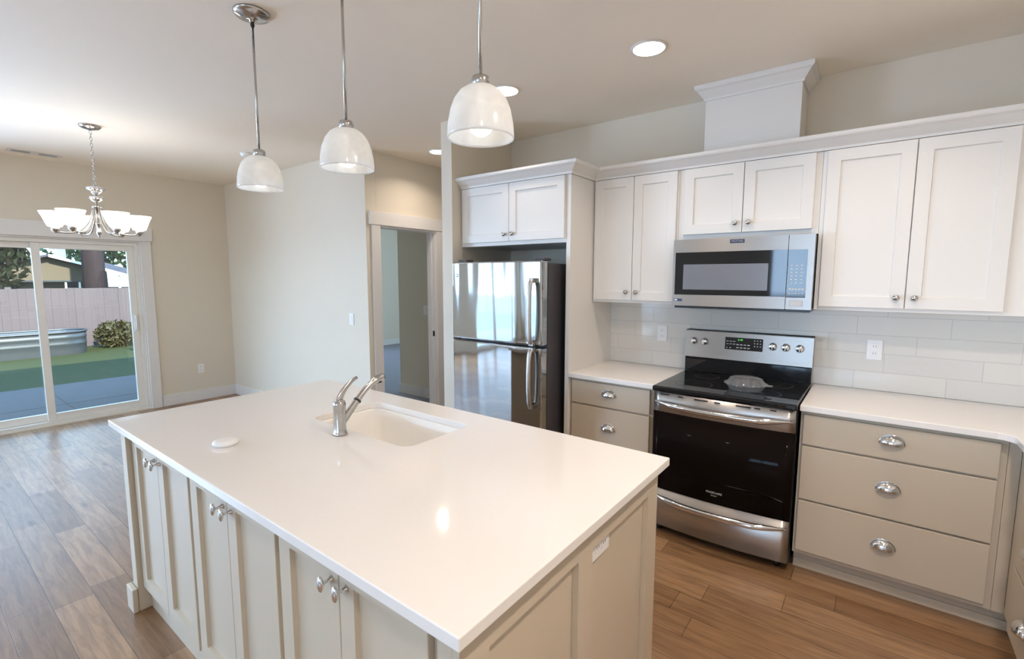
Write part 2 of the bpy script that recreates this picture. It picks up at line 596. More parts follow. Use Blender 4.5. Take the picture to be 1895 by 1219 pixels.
def text_part(name, txt, size, loc, m, parent, rot=(PI/2, 0, 0), depth=.0004, align='CENTER'):
    c = bpy.data.curves.new(name, 'FONT')
    c.body = txt; c.size = size; c.extrude = depth; c.align_x = align; c.align_y = 'CENTER'
    tmp = bpy.data.objects.new('tmp_text', c)
    COL.objects.link(tmp)
    tmp.rotation_euler = rot
    bpy.context.view_layer.update()
    me = bpy.data.meshes.new_from_object(tmp.evaluated_get(bpy.context.evaluated_depsgraph_get()))
    R = tmp.matrix_world.to_3x3().to_4x4()
    bpy.data.objects.remove(tmp)
    bpy.data.curves.remove(c)
    org = Vector((0, 0, 0)); q = parent
    while q is not None:
        org += q.location; q = q.parent
    me.transform(Matrix.Translation(Vector(loc)-org) @ R)
    me.name = name
    me.materials.clear(); me.materials.append(m)
    o = bpy.data.objects.new(name, me)
    COL.objects.link(o); o.parent = parent
    return o
def rrect(u0, u1, v0, v1, r, n=6):
    pts = []
    for cx, cy_, a0 in ((u1-r, v1-r, 0), (u0+r, v1-r, PI/2), (u0+r, v0+r, PI), (u1-r, v0+r, 1.5*PI)):
        for k in range(n+1):
            a = a0+PI/2*k/n
            pts.append((cx+r*math.cos(a), cy_+r*math.sin(a)))
    return pts
def rect(u0, u1, v0, v1): return [(u0, v0), (u1, v0), (u1, v1), (u0, v1)]
def spline(pts, n=8):
    """Catmull-Rom through points"""
    P = [Vector(p) for p in pts]
    P = [2*P[0]-P[1]]+P+[2*P[-1]-P[-2]]
    out = []
    for i in range(1, len(P)-2):
        for k in range(n):
            t = k/n
            a, b, c, d = P[i-1:i+3]
            out.append(.5*((2*b)+(c-a)*t+(2*a-5*b+4*c-d)*t*t+(3*b-a-3*c+d)*t**3))
    out.append(P[-2])
    return out
FY = lambda yf: (lambda u, v, d: (u, yf+d, v))       # facing -Y, depth goes +Y
FX = lambda xf: (lambda u, v, d: (xf-d, u, v))       # facing +X, depth goes -X
FXm = lambda xf: (lambda u, v, d: (xf+d, u, v))      # facing -X, depth goes +X
FYp = lambda yf: (lambda u, v, d: (u, yf-d, v))      # facing +Y
FZ = lambda u, v, d: (u, v, d)

# ------------------------------------------------------------------ the setting
ZC = 2.735
XL, XR, YD, YR = -5.75, 2.16, -0.65, -8.6
struct(MB().box(XL-.15, XR+.12, YR-.15, 3.9, -.10, 0).build('floor', M_FLOOR), 'wood plank floor running through kitchen and dining area')
struct(MB().box(XL-.15, XR+.12, YR-.15, 5.2, ZC, ZC+.12).build('ceiling', M_CEIL), 'plain warm off-white ceiling')
struct(MB().box(-8.05, XL-.151, -.53, 5.12, ZC, ZC+.12).build('ceiling_bedroom', M_CEIL))
struct(MB().box(-8.2, -6.351, -.6, 5.6, ZC+.125, ZC+.20).build('roof_bedroom', M_ROOFT))
struct(MB().box(-6.35, XR+.6, YR-.6, 5.6, ZC+.125, ZC+.35).build('roof', M_ROOFT), 'roof over the house')
struct(MB().box(-1.70, XR+.12, 0, .12, 0, ZC).build('wall_back', M_WALL), 'beige kitchen wall behind the cabinets')
struct(MB().box(XR, XR+.12, YR, -.001, 0, ZC).build('wall_right', M_WALL), 'right kitchen wall')
# left wall with sliding door and living room glazing
DY0, DY1, DZ1 = -3.29, -1.595, 1.965
struct(MB().plate(rect(YR, YD+.119, 0, ZC), [rect(DY0, DY1, .004, DZ1), rect(-5.15, -3.75, .3, 2.1), rect(-8.3, -5.75, .05, 2.12)], FX(XL), 0, .15).build('wall_left', M_WALL), 'beige wall with the sliding glass door')
struct(MB().box(XL+.001, -2.80, YD, YD+.12, 0, ZC).build('wall_dining', M_WALL), 'plain dining wall with one light switch')
HO0, HO1, HZ = -0.50, 0.235, 2.055
struct(MB().plate(rect(YD+.121, 3.4, 0, ZC), [rect(HO0, HO1, .004, HZ)], FX(-2.80), 0, .12).build('wall_hall', M_WALL), 'beige hallway wall with doorway')
struct(MB().box(-1.70, -1.59, -.745, -.001, 0, ZC).build('wall_stub', M_WALL), 'short wall end beside the refrigerator')
struct(MB().box(-1.821, -1.701, .0, 3.4, 0, ZC).build('wall_hall_right', M_WALL))
struct(MB().box(-2.92, -1.70, 3.41, 3.53, 0, ZC).build('wall_hall_end', M_WALL))
# bedroom beyond the doorway
struct(MB().box(-4.02, -2.925, .72, .84, 0, ZC).build('wall_bedroom', M_WALL), 'beige bedroom wall seen through the doorway')
struct(MB().plate(rect(-.53, 5.0, 0, ZC), [rect(1.0, 2.4, .8, 2.1)], FX(-7.9), 0, .15).build('wall_bedroom_far', M_WALL))
struct(MB().box(-7.9, -4.03, 5.0, 5.12, 0, ZC).build('wall_bedroom_end', M_WALL))
struct(MB().box(-7.89, XL-.151, -.53, -.41, 0, ZC).build('wall_bedroom_side', M_WALL))
struct(MB().box(-7.9, -2.93, -.52, 5.0, .001, .012).build('floor_bedroom', M_CARPET), 'grey bedroom carpet')
struct(MB().box(-7.88, -7.865, -.40, 4.99, .013, .15, .003).build('baseboard_bedroom_far', M_TRIM))
struct(MB().box(-4.03, -2.94, .702, .719, .013, .14, .003).build('baseboard_bedroom', M_TRIM))
# rear wall with windows
struct(MB().plate(rect(XL-.15, XR+.12, 0, ZC), [rect(-5.6, -3.3, .55, 2.15), rect(-.8, 1.5, 1.12, 2.32)], lambda u, v, d: (u, YR-d, v), 0, .15).build('wall_rear', M_WALL), 'living room wall with windows behind the camera')
# baseboards
struct(MB().box(XL, XL+.015, DY1+.105, YD-.016, 0, .135, .003).build('baseboard_left', M_TRIM), 'white baseboard under the dining outlet')
struct(MB().box(XL, -2.80, YD-.015, YD, 0, .135, .003).build('baseboard_dining', M_TRIM), 'white baseboard along the dining wall')
struct(MB().box(-2.799, -2.785, YD-.015, HO0-.115, 0, .135, .003).build('baseboard_hall', M_TRIM))
# casings
t = sroot('trim_1', (-2.80, HO0, 0), 'white craftsman casing around the hallway doorway')
MB().box(-2.799, -2.780, HO0-.098, HO0, 0, HZ, .002).build('side_casing', M_TRIM, t)
MB().box(-2.799, -2.780, HO1, HO1+.098, 0, HZ, .002).build('side_casing', M_TRIM, t)
MB().box(-2.799, -2.774, HO0-.125, HO1+.125, HZ+.001, HZ+.125, .002).build('head_casing', M_TRIM, t)
j = MB()
j.box(-2.919, -2.801, HO0, HO0+.016, .005, HZ-.001); j.box(-2.919, -2.801, HO1-.016, HO1, .005, HZ-.001)
j.box(-2.919, -2.801, HO0+.016, HO1-.016, HZ-.017, HZ-.001)
j.box(-2.88, -2.845, HO0+.016, HO0+.026, .005, HZ-.017); j.box(-2.88, -2.845, HO1-.026, HO1-.016, .005, HZ-.017)
j.build('jamb', M_TRIM, t)
MB().box(-2.842, -2.815, HO1-.0175, HO1-.0155, .915, .975).build('strike_plate', M_BLACK, t, 'black strike plate')
t = sroot('trim_2', (XL, DY1, 0), 'white casing around the sliding glass door')
MB().box(XL+.001, XL+.02, DY1, DY1+.10, 0, DZ1, .002).build('side_casing', M_TRIM, t)
MB().box(XL+.001, XL+.02, DY0-.10, DY0, 0, DZ1, .002).build('side_casing', M_TRIM, t)
MB().box(XL+.001, XL+.026, DY0-.12, DY1+.12, DZ1+.001, DZ1+.155, .002).build('head_casing', M_TRIM, t)
j = MB()
j.box(XL-.10, XL, DY1-.014, DY1, .005, DZ1-.001); j.box(XL-.10, XL, DY0, DY0+.014, .005, DZ1-.001); j.box(XL-.10, XL, DY0+.014, DY1-.014, DZ1-.015, DZ1-.001)
j.build('jamb', M_TRIM, t)

# sliding glass door
d = sroot('door_1', (XL-.06, (DY0+DY1)/2, 0), 'white framed sliding glass door to the patio')
f = MB(); a0, a1 = DY0+.015, DY1-.015
f.box(XL-.135, XL-.03, a0, a0+.035, .005, DZ1-.016, .002); f.box(XL-.135, XL-.03, a1-.035, a1, .005, DZ1-.016, .002)
f.box(XL-.135, XL-.03, a0+.035, a1-.035, DZ1-.055, DZ1-.016, .002); f.box(XL-.135, XL-.02, a0+.035, a1-.035, .005, .045, .002)
f.build('door_frame', M_VINYL, d)
MID = -2.455
def sash(y0, y1, xc, handle):
    s_ = MB(); z0, z1 = .046, DZ1-.056; st = .065
    s_.box(xc-.02, xc+.02, y0, y0+st, z0, z1, .003); s_.box(xc-.02, xc+.02, y1-st, y1, z0, z1, .003)
    s_.box(xc-.02, xc+.02, y0+st, y1-st, z1-.06, z1, .003); s_.box(xc-.02, xc+.02, y0+st, y1-st, z0, z0+.075, .003)
    so = s_.build('door_panel', M_VINYL, d)
    MB().box(xc-.004, xc+.004, y0+st-.005, y1-st+.005, z0+.07, z1-.055).build('pane', M_GLASS, so, 'clear glass pane')
    if handle:
        h = MB().box(xc+.0205, xc+.035, y1-.05, y1-.02, .93, 1.13, .004)
        h.tube(spline([(xc+.03, y1-.035, .95), (xc+.06, y1-.035, .97), (xc+.06, y1-.035, 1.09), (xc+.03, y1-.035, 1.11)]), .008, 8)
        h.build('handle', M_PLASTIC, so, 'white pull handle')
sash(MID-.035, a1-.036, XL-.065, True)
sash(a0+.036, MID+.035, XL-.108, False)

# windows behind the camera (they light the room and show in the steel)
def window(n, horizontal, a0, a1, z0, z1, cuts, lab):
    r = sroot('window_%d' % n, (0, 0, 0), lab)
    f = MB()
    def bx(u0, u1, v0, v1, d0, d1):
        if horizontal: f.box(u0, u1, YR-d1, YR-d0, v0, v1, .002)
        else: f.box(XL-d1, XL-d0, u0, u1, v0, v1, .002)
    e = .002
    bx(a0+e, a0+.06, z0+e, z1-e, .03, .11); bx(a1-.06, a1-e, z0+e, z1-e, .03, .11)
    bx(a0+.06, a1-.06, z0+e, z0+.06, .03, .11); bx(a0+.06, a1-.06, z1-.06, z1-e, .03, .11)
    for cpos, wd in cuts: bx(cpos-wd/2, cpos+wd/2, z0+.06, z1-.06, .04, .10)
    f.build('window_frame', M_VINYL, r)
    g = MB()
    if horizontal: g.box(a0+.055, a1-.055, YR-.075, YR-.067, z0+.055, z1-.055)
    else: g.box(XL-.075, XL-.067, a0+.055, a1-.055, z0+.055, z1-.055)
    g.build('pane', M_GLASS, r, 'clear glass pane')
window(1, False, -8.3, -5.75, .05, 2.12, [(-6.55, .16), (-7.42, .16)], 'tall three-part living room window')
window(2, True, -5.6, -3.3, .55, 2.15, [(-4.45, .08)], 'double living room window')
window(3, True, -.8, 1.5, 1.12, 2.32, [(-.03, .07), (.73, .07)], 'living room window opposite the range')
window(5, False, -5.15, -3.75, .3, 2.1, [(-4.45, .07)], 'unseen double window added in the left wall to brighten the room')  # unseen opening added for more daylight on ceiling and floor
r = sroot('window_4', (0, 0, 0), 'unseen bedroom window added to light the bedroom')  # unseen opening added so the bedroom gets light
f = MB()
for y0, y1, z0, z1 in ((1.002, 1.06, .802, 2.098), (2.34, 2.398, .802, 2.098), (1.06, 2.34, .802, .86), (1.06, 2.34, 2.04, 2.098)):
    f.box(-8.01, -7.93, y0, y1, z0, z1)
f.build('window_frame', M_VINYL, r)

# ------------------------------------------------------------------ outdoors
struct(MB().box(-8.95, XL-.151, -12, 8, -.22, -.10).build('patio', M_CONC), 'concrete patio outside the sliding door')
pj = MB()
for yy in (-4.9, -2.08, .75): pj.box(-8.94, XL-.152, yy-.008, yy+.008, -.0999, -.0985)
pj.box(-7.35, -7.334, -11.9, 7.9, -.0999, -.0985)
struct(pj.build('trim_5', M_SOIL), 'dark control joints in the patio slab')
struct(MB().box(-60, -8.951, -40, 40, -.30, -.12).build('lawn', M_GRASS), 'mown lawn with a shaded near half')
struct(MB().box(-8.95, 40, -60, -12.01, -.30, -.12).build('ground_side', M_GRASS))
struct(MB().box(-8.95, 40, -12.0, YR-.16, -.30, -.12).build('ground_rear', M_GRASS))
fe = thing('wooden_fence', 'pale weathered board fence along the back of the lawn', 'fence', (-14.05, -1, -.12))
bmx = MB(); y = -9.0
while y < 6:
    wd = random.uniform(.13, .145)
    bmx.box(-14.06+random.uniform(-.002, .012), -14.04+random.uniform(-.004, .012), y, y+wd-.002, -.10, 1.29+random.uniform(-.012, .012))
    y += wd
bmx.build('fence_boards', M_FENCE, fe)
bmx = MB()
for zz in (.05, .65, 1.2): bmx.box(-14.10, -14.062, -9, 6, zz, zz+.09)
bmx.build('rail', M_FENCE, fe)
for k in range(7):
    MB().box(-14.20, -14.101, -9+2.4*k, -8.9+2.4*k, -.12, 1.33, .004).build('post', M_FENCE, fe)
# stock tank
tk = thing('stock_tank', 'long galvanised stock tank lying against the fence', 'tank', (-13.2, -1.9, -.12))
def oval(y0, y1, xc, rr, z, n=14):
    pts = []
    for k in range(n+1):
        a = PI/2-PI*k/n*1.0
        pts.append((xc+rr*math.sin(a-0)*1.0, y1-rr+rr*math.cos(a), z))
    for k in range(n+1):
        a = PI/2-PI*k/n
        pts.append((xc-rr*math.sin(a), y0+rr-rr*math.cos(a), z))
    return pts
tb = MB(); prev = None
for z, rr in ((-.12, .42), (-.02, .43), (.10, .435), (.12, .445), (.14, .435), (.24, .44), (.26, .45), (.28, .44), (.37, .445)):
    ring = [tb.bm.verts.new(p) for p in oval(-3.9-(rr-.42), -.72+(rr-.42), -13.2, rr, z)]
    if prev:
        for k in range(len(ring)):
            q = tb.bm.faces.new((prev[k], prev[(k+1) % len(ring)], ring[(k+1) % len(ring)], ring[k])); q.smooth = True
    prev = ring
ring = [tb.bm.verts.new(p) for p in oval(-3.88, -.74, -13.2, .40, .30)]
for k in range(len(ring)):
    tb.bm.faces.new((prev[k], prev[(k+1) % len(ring)], ring[(k+1) % len(ring)], ring[k]))
tb.build('tank_body', M_GALV, tk)
ov = oval(-3.93, -.69, -13.2, .45, .375)
MB().tube(ov+[ov[0]], .022, 8, cap=False).build('rim', M_GALV, tk)
MB().prism(oval(-3.86, -.76, -13.2, .39, .25), (0, 0, .03)).build('soil', M_SOIL, tk, 'dark soil')

def leaves(center, rad, n, size, m, name, parent, flat=1.0):
    b = MB()
    for _ in range(n):
        v = Vector((random.gauss(0, 1), random.gauss(0, 1), random.gauss(0, 1))).normalized()*(random.random()**.45)
        c = Vector((center[0]+v.x*rad[0], center[1]+v.y*rad[1], center[2]+v.z*rad[2]))
        a = Vector((random.gauss(0, 1), random.gauss(0, 1), random.gauss(0, 1))).normalized()
        q = a.orthogonal().normalized()
        s_ = size*random.uniform(.6, 1.4)
        b.poly([c-a*s_, c+q*s_*.45, c+a*s_, c-q*s_*.45])
    return b.build(name, m, parent)
bu = thing('bush', 'small olive green bush in front of the fence beside the tank', 'bush', (-13.55, -.05, -.12))
leaves((-13.5, -.08, .2), (.3, .42, .33), 1500, .05, M_LEAFB, 'foliage', bu)
sb = MB()
for k in range(9):
    a = k*.7
    sb.tube([(-13.52, -.06, -.12), (-13.52+.1*math.cos(a), -.06+.18*math.sin(a), .15), (-13.52+.2*math.cos(a), -.06+.36*math.sin(a), .45)], .008, 5)
sb.build('stems', M_BARK, bu)
def tree(name, label, x, y, z0, h, cz, rad, n, size, ml, tr, group=None, cat='tree'):
    t_ = thing(name, label, cat, (x, y, z0), group)
    MB().tube([(x, y, z0), (x+.02, y+.01, z0+h*.4), (x-.02, y, z0+h)], [tr*1.25, tr, tr*.7], 12).build('trunk', M_BARK, t_)
    leaves((x, y, cz), rad, n, size, ml, 'foliage', t_)
    return t_
tree('conifer_tree', 'wide dark tree trunk rising behind the fence by the gabled house', -17, .33, -.12, 9, 9.0, (2.6, 2.6, 3.2), 2600, .22, M_LEAFD, .235)
tree('evergreen_tree', 'dark evergreen tree filling the left pane above the fence', -16.3, -2.1, -.12, 3.2, 2.3, (1.0, 1.05, 1.7), 4200, .10, M_LEAFD, .10)
tree('leafy_tree', 'pale green tree behind the house roof right of the trunk', -30, 3.4, -.12, 4, 4.0, (2.2, 2.6, 2.3), 3200, .18, M_LEAFL, .16, 'trees beyond the neighbouring houses')
tree('leafy_tree', 'pale green tree behind the gabled house left of the trunk', -36, -1.6, -.12, 5, 4.6, (2.2, 2.4, 1.9), 2600, .18, M_LEAFL, .16, 'trees beyond the neighbouring houses')
# neighbour house with gable
nh = thing('gabled_house', 'tan gabled house with white fascia behind the fence', 'house', (-22.5, -.3, -.12))
gx = -22.0
MB().prism([(gx, -3.6, -.12), (gx, 1.35, -.12), (gx, 1.35, 1.86), (gx, .15, 2.23), (gx, -3.6, 1.2)], (-5, 0, 0)).build('wall', M_SIDING, nh)
MB().prism([(gx+.3, .15, 2.26), (gx+.3, 1.6, 1.82), (gx+.3, 1.6, 1.88), (gx+.3, .15, 2.33)], (-5.6, 0, 0)).build('roof', M_ROOFT, nh)
MB().prism([(gx+.3, .15, 2.26), (gx+.3, -3.9, 1.1), (gx+.3, -3.9, 1.16), (gx+.3, .15, 2.33)], (-5.6, 0, 0)).build('roof', M_ROOFT, nh)
MB().prism([(gx+.34, .15, 2.24), (gx+.34, 1.6, 1.80), (gx+.34, 1.6, 1.88), (gx+.34, .15, 2.34)], (-.035, 0, 0)).build('fascia', M_TRIM, nh, 'white fascia board')
MB().box(gx+.02, gx+.35, -3.4, 1.25, 1.385, 1.43).build('porch_beam', M_DARKWIN, nh, 'dark porch beam')
for yy in (.53, .90): MB().box(gx+.25, gx+.31, yy-.025, yy+.025, -.12, 1.384).build('post', M_TRIM, nh, 'white porch post')
MB().box(gx+.001, gx+.03, .58, .86, .9, 1.36).build('window', M_DARKWIN, nh, 'dark window')
MB().box(gx-1.2, gx-.8, .55, .8, 2.0, 2.75, .01).build('chimney', M_TRIM, nh)
cp_ = thing('carport', 'low grey roofed carport behind the fence right of the trunk', 'carport', (-20, 1.9, -.12))
MB().prism([(-19.7, 1.2, 1.80), (-19.7, 3.6, 1.02), (-21.5, 3.6, 1.38), (-21.5, 1.2, 2.16)], (0, 0, .06)).build('roof', M_ROOFT, cp_)
MB().prism([(-19.68, 1.2, 1.76), (-19.68, 3.6, .98), (-19.68, 3.6, 1.06), (-19.68, 1.2, 1.85)], (-.03, 0, 0)).build('fascia', M_TRIM, cp_, 'white fascia board')
for yy in (1.58, 2.9): MB().box(-19.85, -19.78, yy-.03, yy+.03, -.12, 1.62-(yy-1.58)*.33).build('post', M_TRIM, cp_)
MB().box(-21.4, -21.3, 1.3, 3.5, -.12, 1.2).build('back_wall', M_DARKWIN, cp_)

# ------------------------------------------------------------------ cabinet hardware
def round_knob(x, y, z, par, m=M_CHROME, n=(0, -1, 0)):
    b = MB()
    p = [(.0, 0), (.007, .0), (.006, .012), (.0145, .016), (.015, .021), (.010, .026), (0, .0275)]
    if n[1]: b.lathe([(r, -h) for r, h in p], (x, y, z), 16, 'Y')
    else: b.lathe([(r, n[0]*h) for r, h in p], (x, y, z), 16, 'X')
    return b.build('knob', m, par, 'brushed nickel knob')
def oval_knob(x, y, z, par):
    b = MB()
    b.lathe([(0, 0), (.009, 0), (.0085, -.003), (.005, -.008), (.0045, -.022), (.007, -.026)], (x, y, z), 14, 'Y')
    b.sphere((x, y-.031, z), .0115, .0075, .021, 16, 10)
    return b.build('knob', M_BRIGHT, par, 'chrome oval knob')
def cup_pull(x, y, z, par, a=.045, h=.042, p=.028, face='Y'):
    """half-dome bin pull, open below; face 'Y' faces -Y, face 'X' faces -X"""
    b = MB(); NT, NS = 18, 8
    def put(lx, ld, lz):
        return (x+lx, y-ld, z+lz) if face == 'Y' else (x-ld, y+lx, z+lz)
    grids = []
    for k_, (aa, pp, hh) in enumerate(((a, p, h), (a-.003, p-.003, h-.003))):
        g = [[b.bm.verts.new(put(aa*math.cos(PI*i/NT), .0006+pp*(max(0, math.sin(PI*i/NT))**.8)*math.sin(PI/2*j_/NS), -.016+hh*(max(0, math.sin(PI*i/NT))**.8)*math.cos(PI/2*j_/NS))) for j_ in range(NS+1)] for i in range(NT+1)]
        grids.append(g)
        for i in range(NT):
            for j_ in range(NS):
                q = b.bm.faces.new((g[i][j_], g[i+1][j_], g[i+1][j_+1], g[i][j_+1])); q.smooth = True
    A, C_ = grids
    for i in range(NT):
        b.bm.faces.new((A[i][NS], A[i+1][NS], C_[i+1][NS], C_[i][NS]))
    bmesh.ops.remove_doubles(b.bm, verts=b.bm.verts[:], dist=1e-5)
    bmesh.ops.recalc_face_normals(b.bm, faces=b.bm.faces[:])
    # back flange lip
    lip = [put((a+.003)*math.cos(PI*i/NT), .0025, -.016+(h+.003)*(max(0, math.sin(PI*i/NT))**.8)) for i in range(NT+1)]
    b.tube(lip, .0022, 6)
    return b.build('cup_pull', M_BRIGHT, par, 'chrome cup pull')

# ------------------------------------------------------------------ upper cabinets
YF, YU = -.335, -.315        # door front, carcass front
def upper(name, label, x0, x1, z0, z1, doors, dz0, dz1, ycar=YU, yfront=YF, knob_dz=.055, hinge_gap=None):
    t_ = thing(name, label, 'cabinet', ((x0+x1)/2, -.15, z0), 'white wall cabinets')
    MB().box(x0, x1, ycar, -.002, z0, z1, .001).build('cabinet_body', M_WHITE, t_)
    for i, (a, b_) in enumerate(doors):
        dd = MB().shaker(a, b_, dz0, dz1, FY(yfront), .0195, .058, .009).build('door', M_WHITE, t_)
        kx = b_-.034 if i % 2 == 0 else a+.034
        round_knob(kx, yfront, dz0+knob_dz, dd)
    return t_
upper('upper_cabinet', 'tall white two-door wall cabinet between fridge panel and microwave', -.602, -.001, 1.387, 2.236, [(-.588, -.302), (-.298, -.012)], 1.406, 2.232)
upper('upper_cabinet', 'short white two-door wall cabinet directly above the microwave', 0, .763, 1.800, 2.236, [(.034, .376), (.380, .733)], 1.829, 2.232)
upper('upper_cabinet', 'tall white two-door wall cabinet right of the microwave', .764, 2.158, 1.387, 2.236, [(.786, 1.151), (1.155, 1.506)], 1.406, 2.232)
upper('upper_cabinet', 'wide white two-door cabinet above the refrigerator', -1.588, -.637, 1.795, 2.236, [(-1.565, -1.112), (-1.108, -.645)], 1.822, 2.232, -.640, -.660, .05)
tag(MB().box(-.636, -.604, -.642, -.002, 0, 2.236, .0015).build('tall_end_panel', M_WHITE), 'tall white end panel on the right side of the refrigerator', 'panel')
crown = [(0, 2.237), (.010, 2.237), (.012, 2.250), (.026, 2.262), (.050, 2.282), (.066, 2.290), (.070, 2.296), (.070, 2.312), (0, 2.312)]
struct(MB().sweep([(2.159, YU-.002), (-.603, YU-.002), (-.603, -.643), (-1.588, -.643)], crown).build('trim_3', M_WHITE), 'white crown moulding along the tops of the wall cabinets')
MB_top = MB().box(-.60, 2.158, -.314, -.003, 2.2375, 2.243); MB_top.box(-1.587, -.604, -.64, -.003, 2.2375, 2.243)
struct(MB_top.build('trim_4', M_WHITE), 'tops of the wall cabinets')
# vent chase
vc = thing('vent_chase', 'white boxed vent chase above the wall cabinets reaching the ceiling', 'vent chase', (.375, -.12, 2.24))
MB().box(.115, .634, -.24, -.002, 2.244, ZC-.002, .001).build('chase_box', M_WHITE, vc)
cr2 = [(.001, 2.648), (.008, 2.648), (.010, 2.660), (.024, 2.678), (.042, 2.700), (.054, 2.708), (.058, 2.716), (.058, ZC-.001), (.001, ZC-.001)]
MB().sweep([(.634, -.003), (.634, -.24), (.115, -.24), (.115, -.003)], cr2).build('crown_moulding', M_WHITE, vc)

# ------------------------------------------------------------------ base cabinets
YB = -.62
def drawer_base(name, label, x0, x1, dx0, dx1, rows, cat='cabinet'):
    t_ = thing(name, label, cat, ((x0+x1)/2, -.3, 0), 'greige base cabinets along the back wall')
    MB().box(x0, x1, -.600, -.012, .105, .882, .001).build('cabinet_body', M_GREIGE, t_)
    xk = x1-.002 if x1 < 1 else 1.598
    MB().box(x0+.002, xk, -.535, -.52, .0, .104).build('toe_kick', M_GREIGE, t_)
    MB().box(x0+.002, xk, -.546, -.5355, .0, .045, .002).build('base_moulding', M_GREIGE, t_)
    for z0, z1 in rows:
        dr = MB().box(dx0, dx1, YB, -.6005, z0, z1, .0025).build('drawer', M_GREIGE, t_)
        cup_pull((dx0+dx1)/2, YB, (z0+z1)/2+.012, dr)
    return t_
drawer_base('base_cabinet', 'narrow greige drawer cabinet between refrigerator panel and range', -.602, -.006, -.590, -.036, [(.712, .866), (.423, .700), (.130, .411)])
drawer_base('base_cabinet', 'wide greige drawer cabinet right of the range', .768, 1.53, .782, 1.505, [(.706, .862), (.414, .696), (.130, .404)])
# return along the right wall
rb = thing('base_cabinet', 'greige corner drawer cabinet along the right wall', 'cabinet', (1.85, -1.6, 0))
MB().box(1.572, 2.15, -2.6, -.602, .105, .882, .001).build('cabinet_body', M_GREIGE, rb)
MB().box(1.531, 1.571, -.600, -.59, .105, .882).build('corner_filler', M_GREIGE, rb)
MB().box(1.612, 1.63, -2.6, -.548, 0, .104).build('toe_kick', M_GREIGE, rb)
MB().box(1.60, 1.611, -2.6, -.55, 0, .045, .002).build('base_moulding', M_GREIGE, rb)
for z0, z1 in ((.706, .862), (.414, .696), (.130, .404)):
    for y0, y1 in ((-1.36, -.775), (-1.98, -1.38)):
        dr = MB().box(1.552, 1.5715, y0, y1, z0, z1, .0025).build('drawer', M_GREIGE, rb)
        cup_pull(1.552, (y0+y1)/2 if y1 < -1 else -.985, (z0+z1)/2, dr, face='X')
# countertops
tag(MB().plate(rect(-.603, -.003, -.648, -.012), [], FZ, .884, .914, .003).build('countertop', M_QUARTZ), 'short white countertop section between refrigerator panel and range', 'countertop')
arc = [(1.485+.05*math.sin(a), -.698+.05*math.cos(a)) for a in [PI/2*k/8 for k in range(9)]]
tag(MB().plate([(.765, -.012), (.765, -.648)]+arc+[(1.535, -2.62), (2.157, -2.62), (2.157, -.012)], [], FZ, .884, .914, .003).build('countertop', M_QUARTZ), 'white L-shaped countertop right of the range', 'countertop')
# backsplash tile
tag(MB().box(-.603, 2.148, -.0105, -.001, .915, 1.386).build('backsplash', M_TILE), 'white subway tile backsplash behind the range', 'backsplash')
tag(MB().box(2.1495, 2.159, -2.6, -.0005, .915, 1.386).build('backsplash', M_TILE), 'white tile backsplash on the right side wall', 'backsplash')

def outlet(x, y, z, label, face='-Y', kind='duplex', wdt=.072, hgt=.115, group=None):
    """wall plate; face -Y / +X ; horizontal when wdt>hgt"""
    t_ = thing('wall_outlet' if kind == 'duplex' else 'light_switch', label, 'outlet' if kind == 'duplex' else 'light switch', (x, y, z), group)
    fn = FY(y) if face == '-Y' else FX(x)
    c = x if face == '-Y' else y
    def bx(du0, du1, dv0, dv1, d0, d1, bev=.001):
        p0 = fn(c+du0, z+dv0, d0); p1 = fn(c+du1, z+dv1, d1)
        return MB().box(min(p0[0], p1[0]), max(p0[0], p1[0]), min(p0[1], p1[1]), max(p0[1], p1[1]), min(p0[2], p1[2]), max(p0[2], p1[2]), bev)
    bx(-wdt/2, wdt/2, -hgt/2, hgt/2, -.006, -.0004, .0015).build('cover_plate', M_PLASTIC, t_)
    if kind == 'duplex':
        for s_ in (-1, 1):
            cu, cv = (s_*.02, 0) if wdt > hgt else (0, s_*.02)
            k_ = bx(cu-.016, cu+.016, cv-.015, cv+.015, -.008, -.0062, .0008).build('socket', M_PLASTIC, t_)
            q = MB()
            for du in (-.006, .006):
                p0 = fn(c+cu+du-.001, z+cv-.004, -.0086); p1 = fn(c+cu+du+.001, z+cv+.005, -.0081)
                q.box(min(p0[0], p1[0]), max(p0[0], p1[0]), min(p0[1], p1[1]), max(p0[1], p1[1]), p0[2], p1[2])
            q.build('slots', M_DARKPRINT, k_)
    else:
        bx(-.0165, .0165, -.033, .033, -.009, -.0062, .002).build('rocker', M_PLASTIC, t_)
    return t_
outlet(-.19, -.0105, 1.158, 'white outlet on the tile left of the range')
outlet(1.05, -.0105, 1.150, 'white outlet on the tile right of the range')
outlet(XL, -1.055, .406, 'white outlet low on the dining wall right of the sliding door', '+X')
outlet(-3.07, YD, 1.15, 'white light switch on the dining wall near the hallway corner', '-Y', 'switch')
outlet(-3.50, .72, 1.15, 'white light switch inside the bedroom seen through the doorway', '-Y', 'switch')

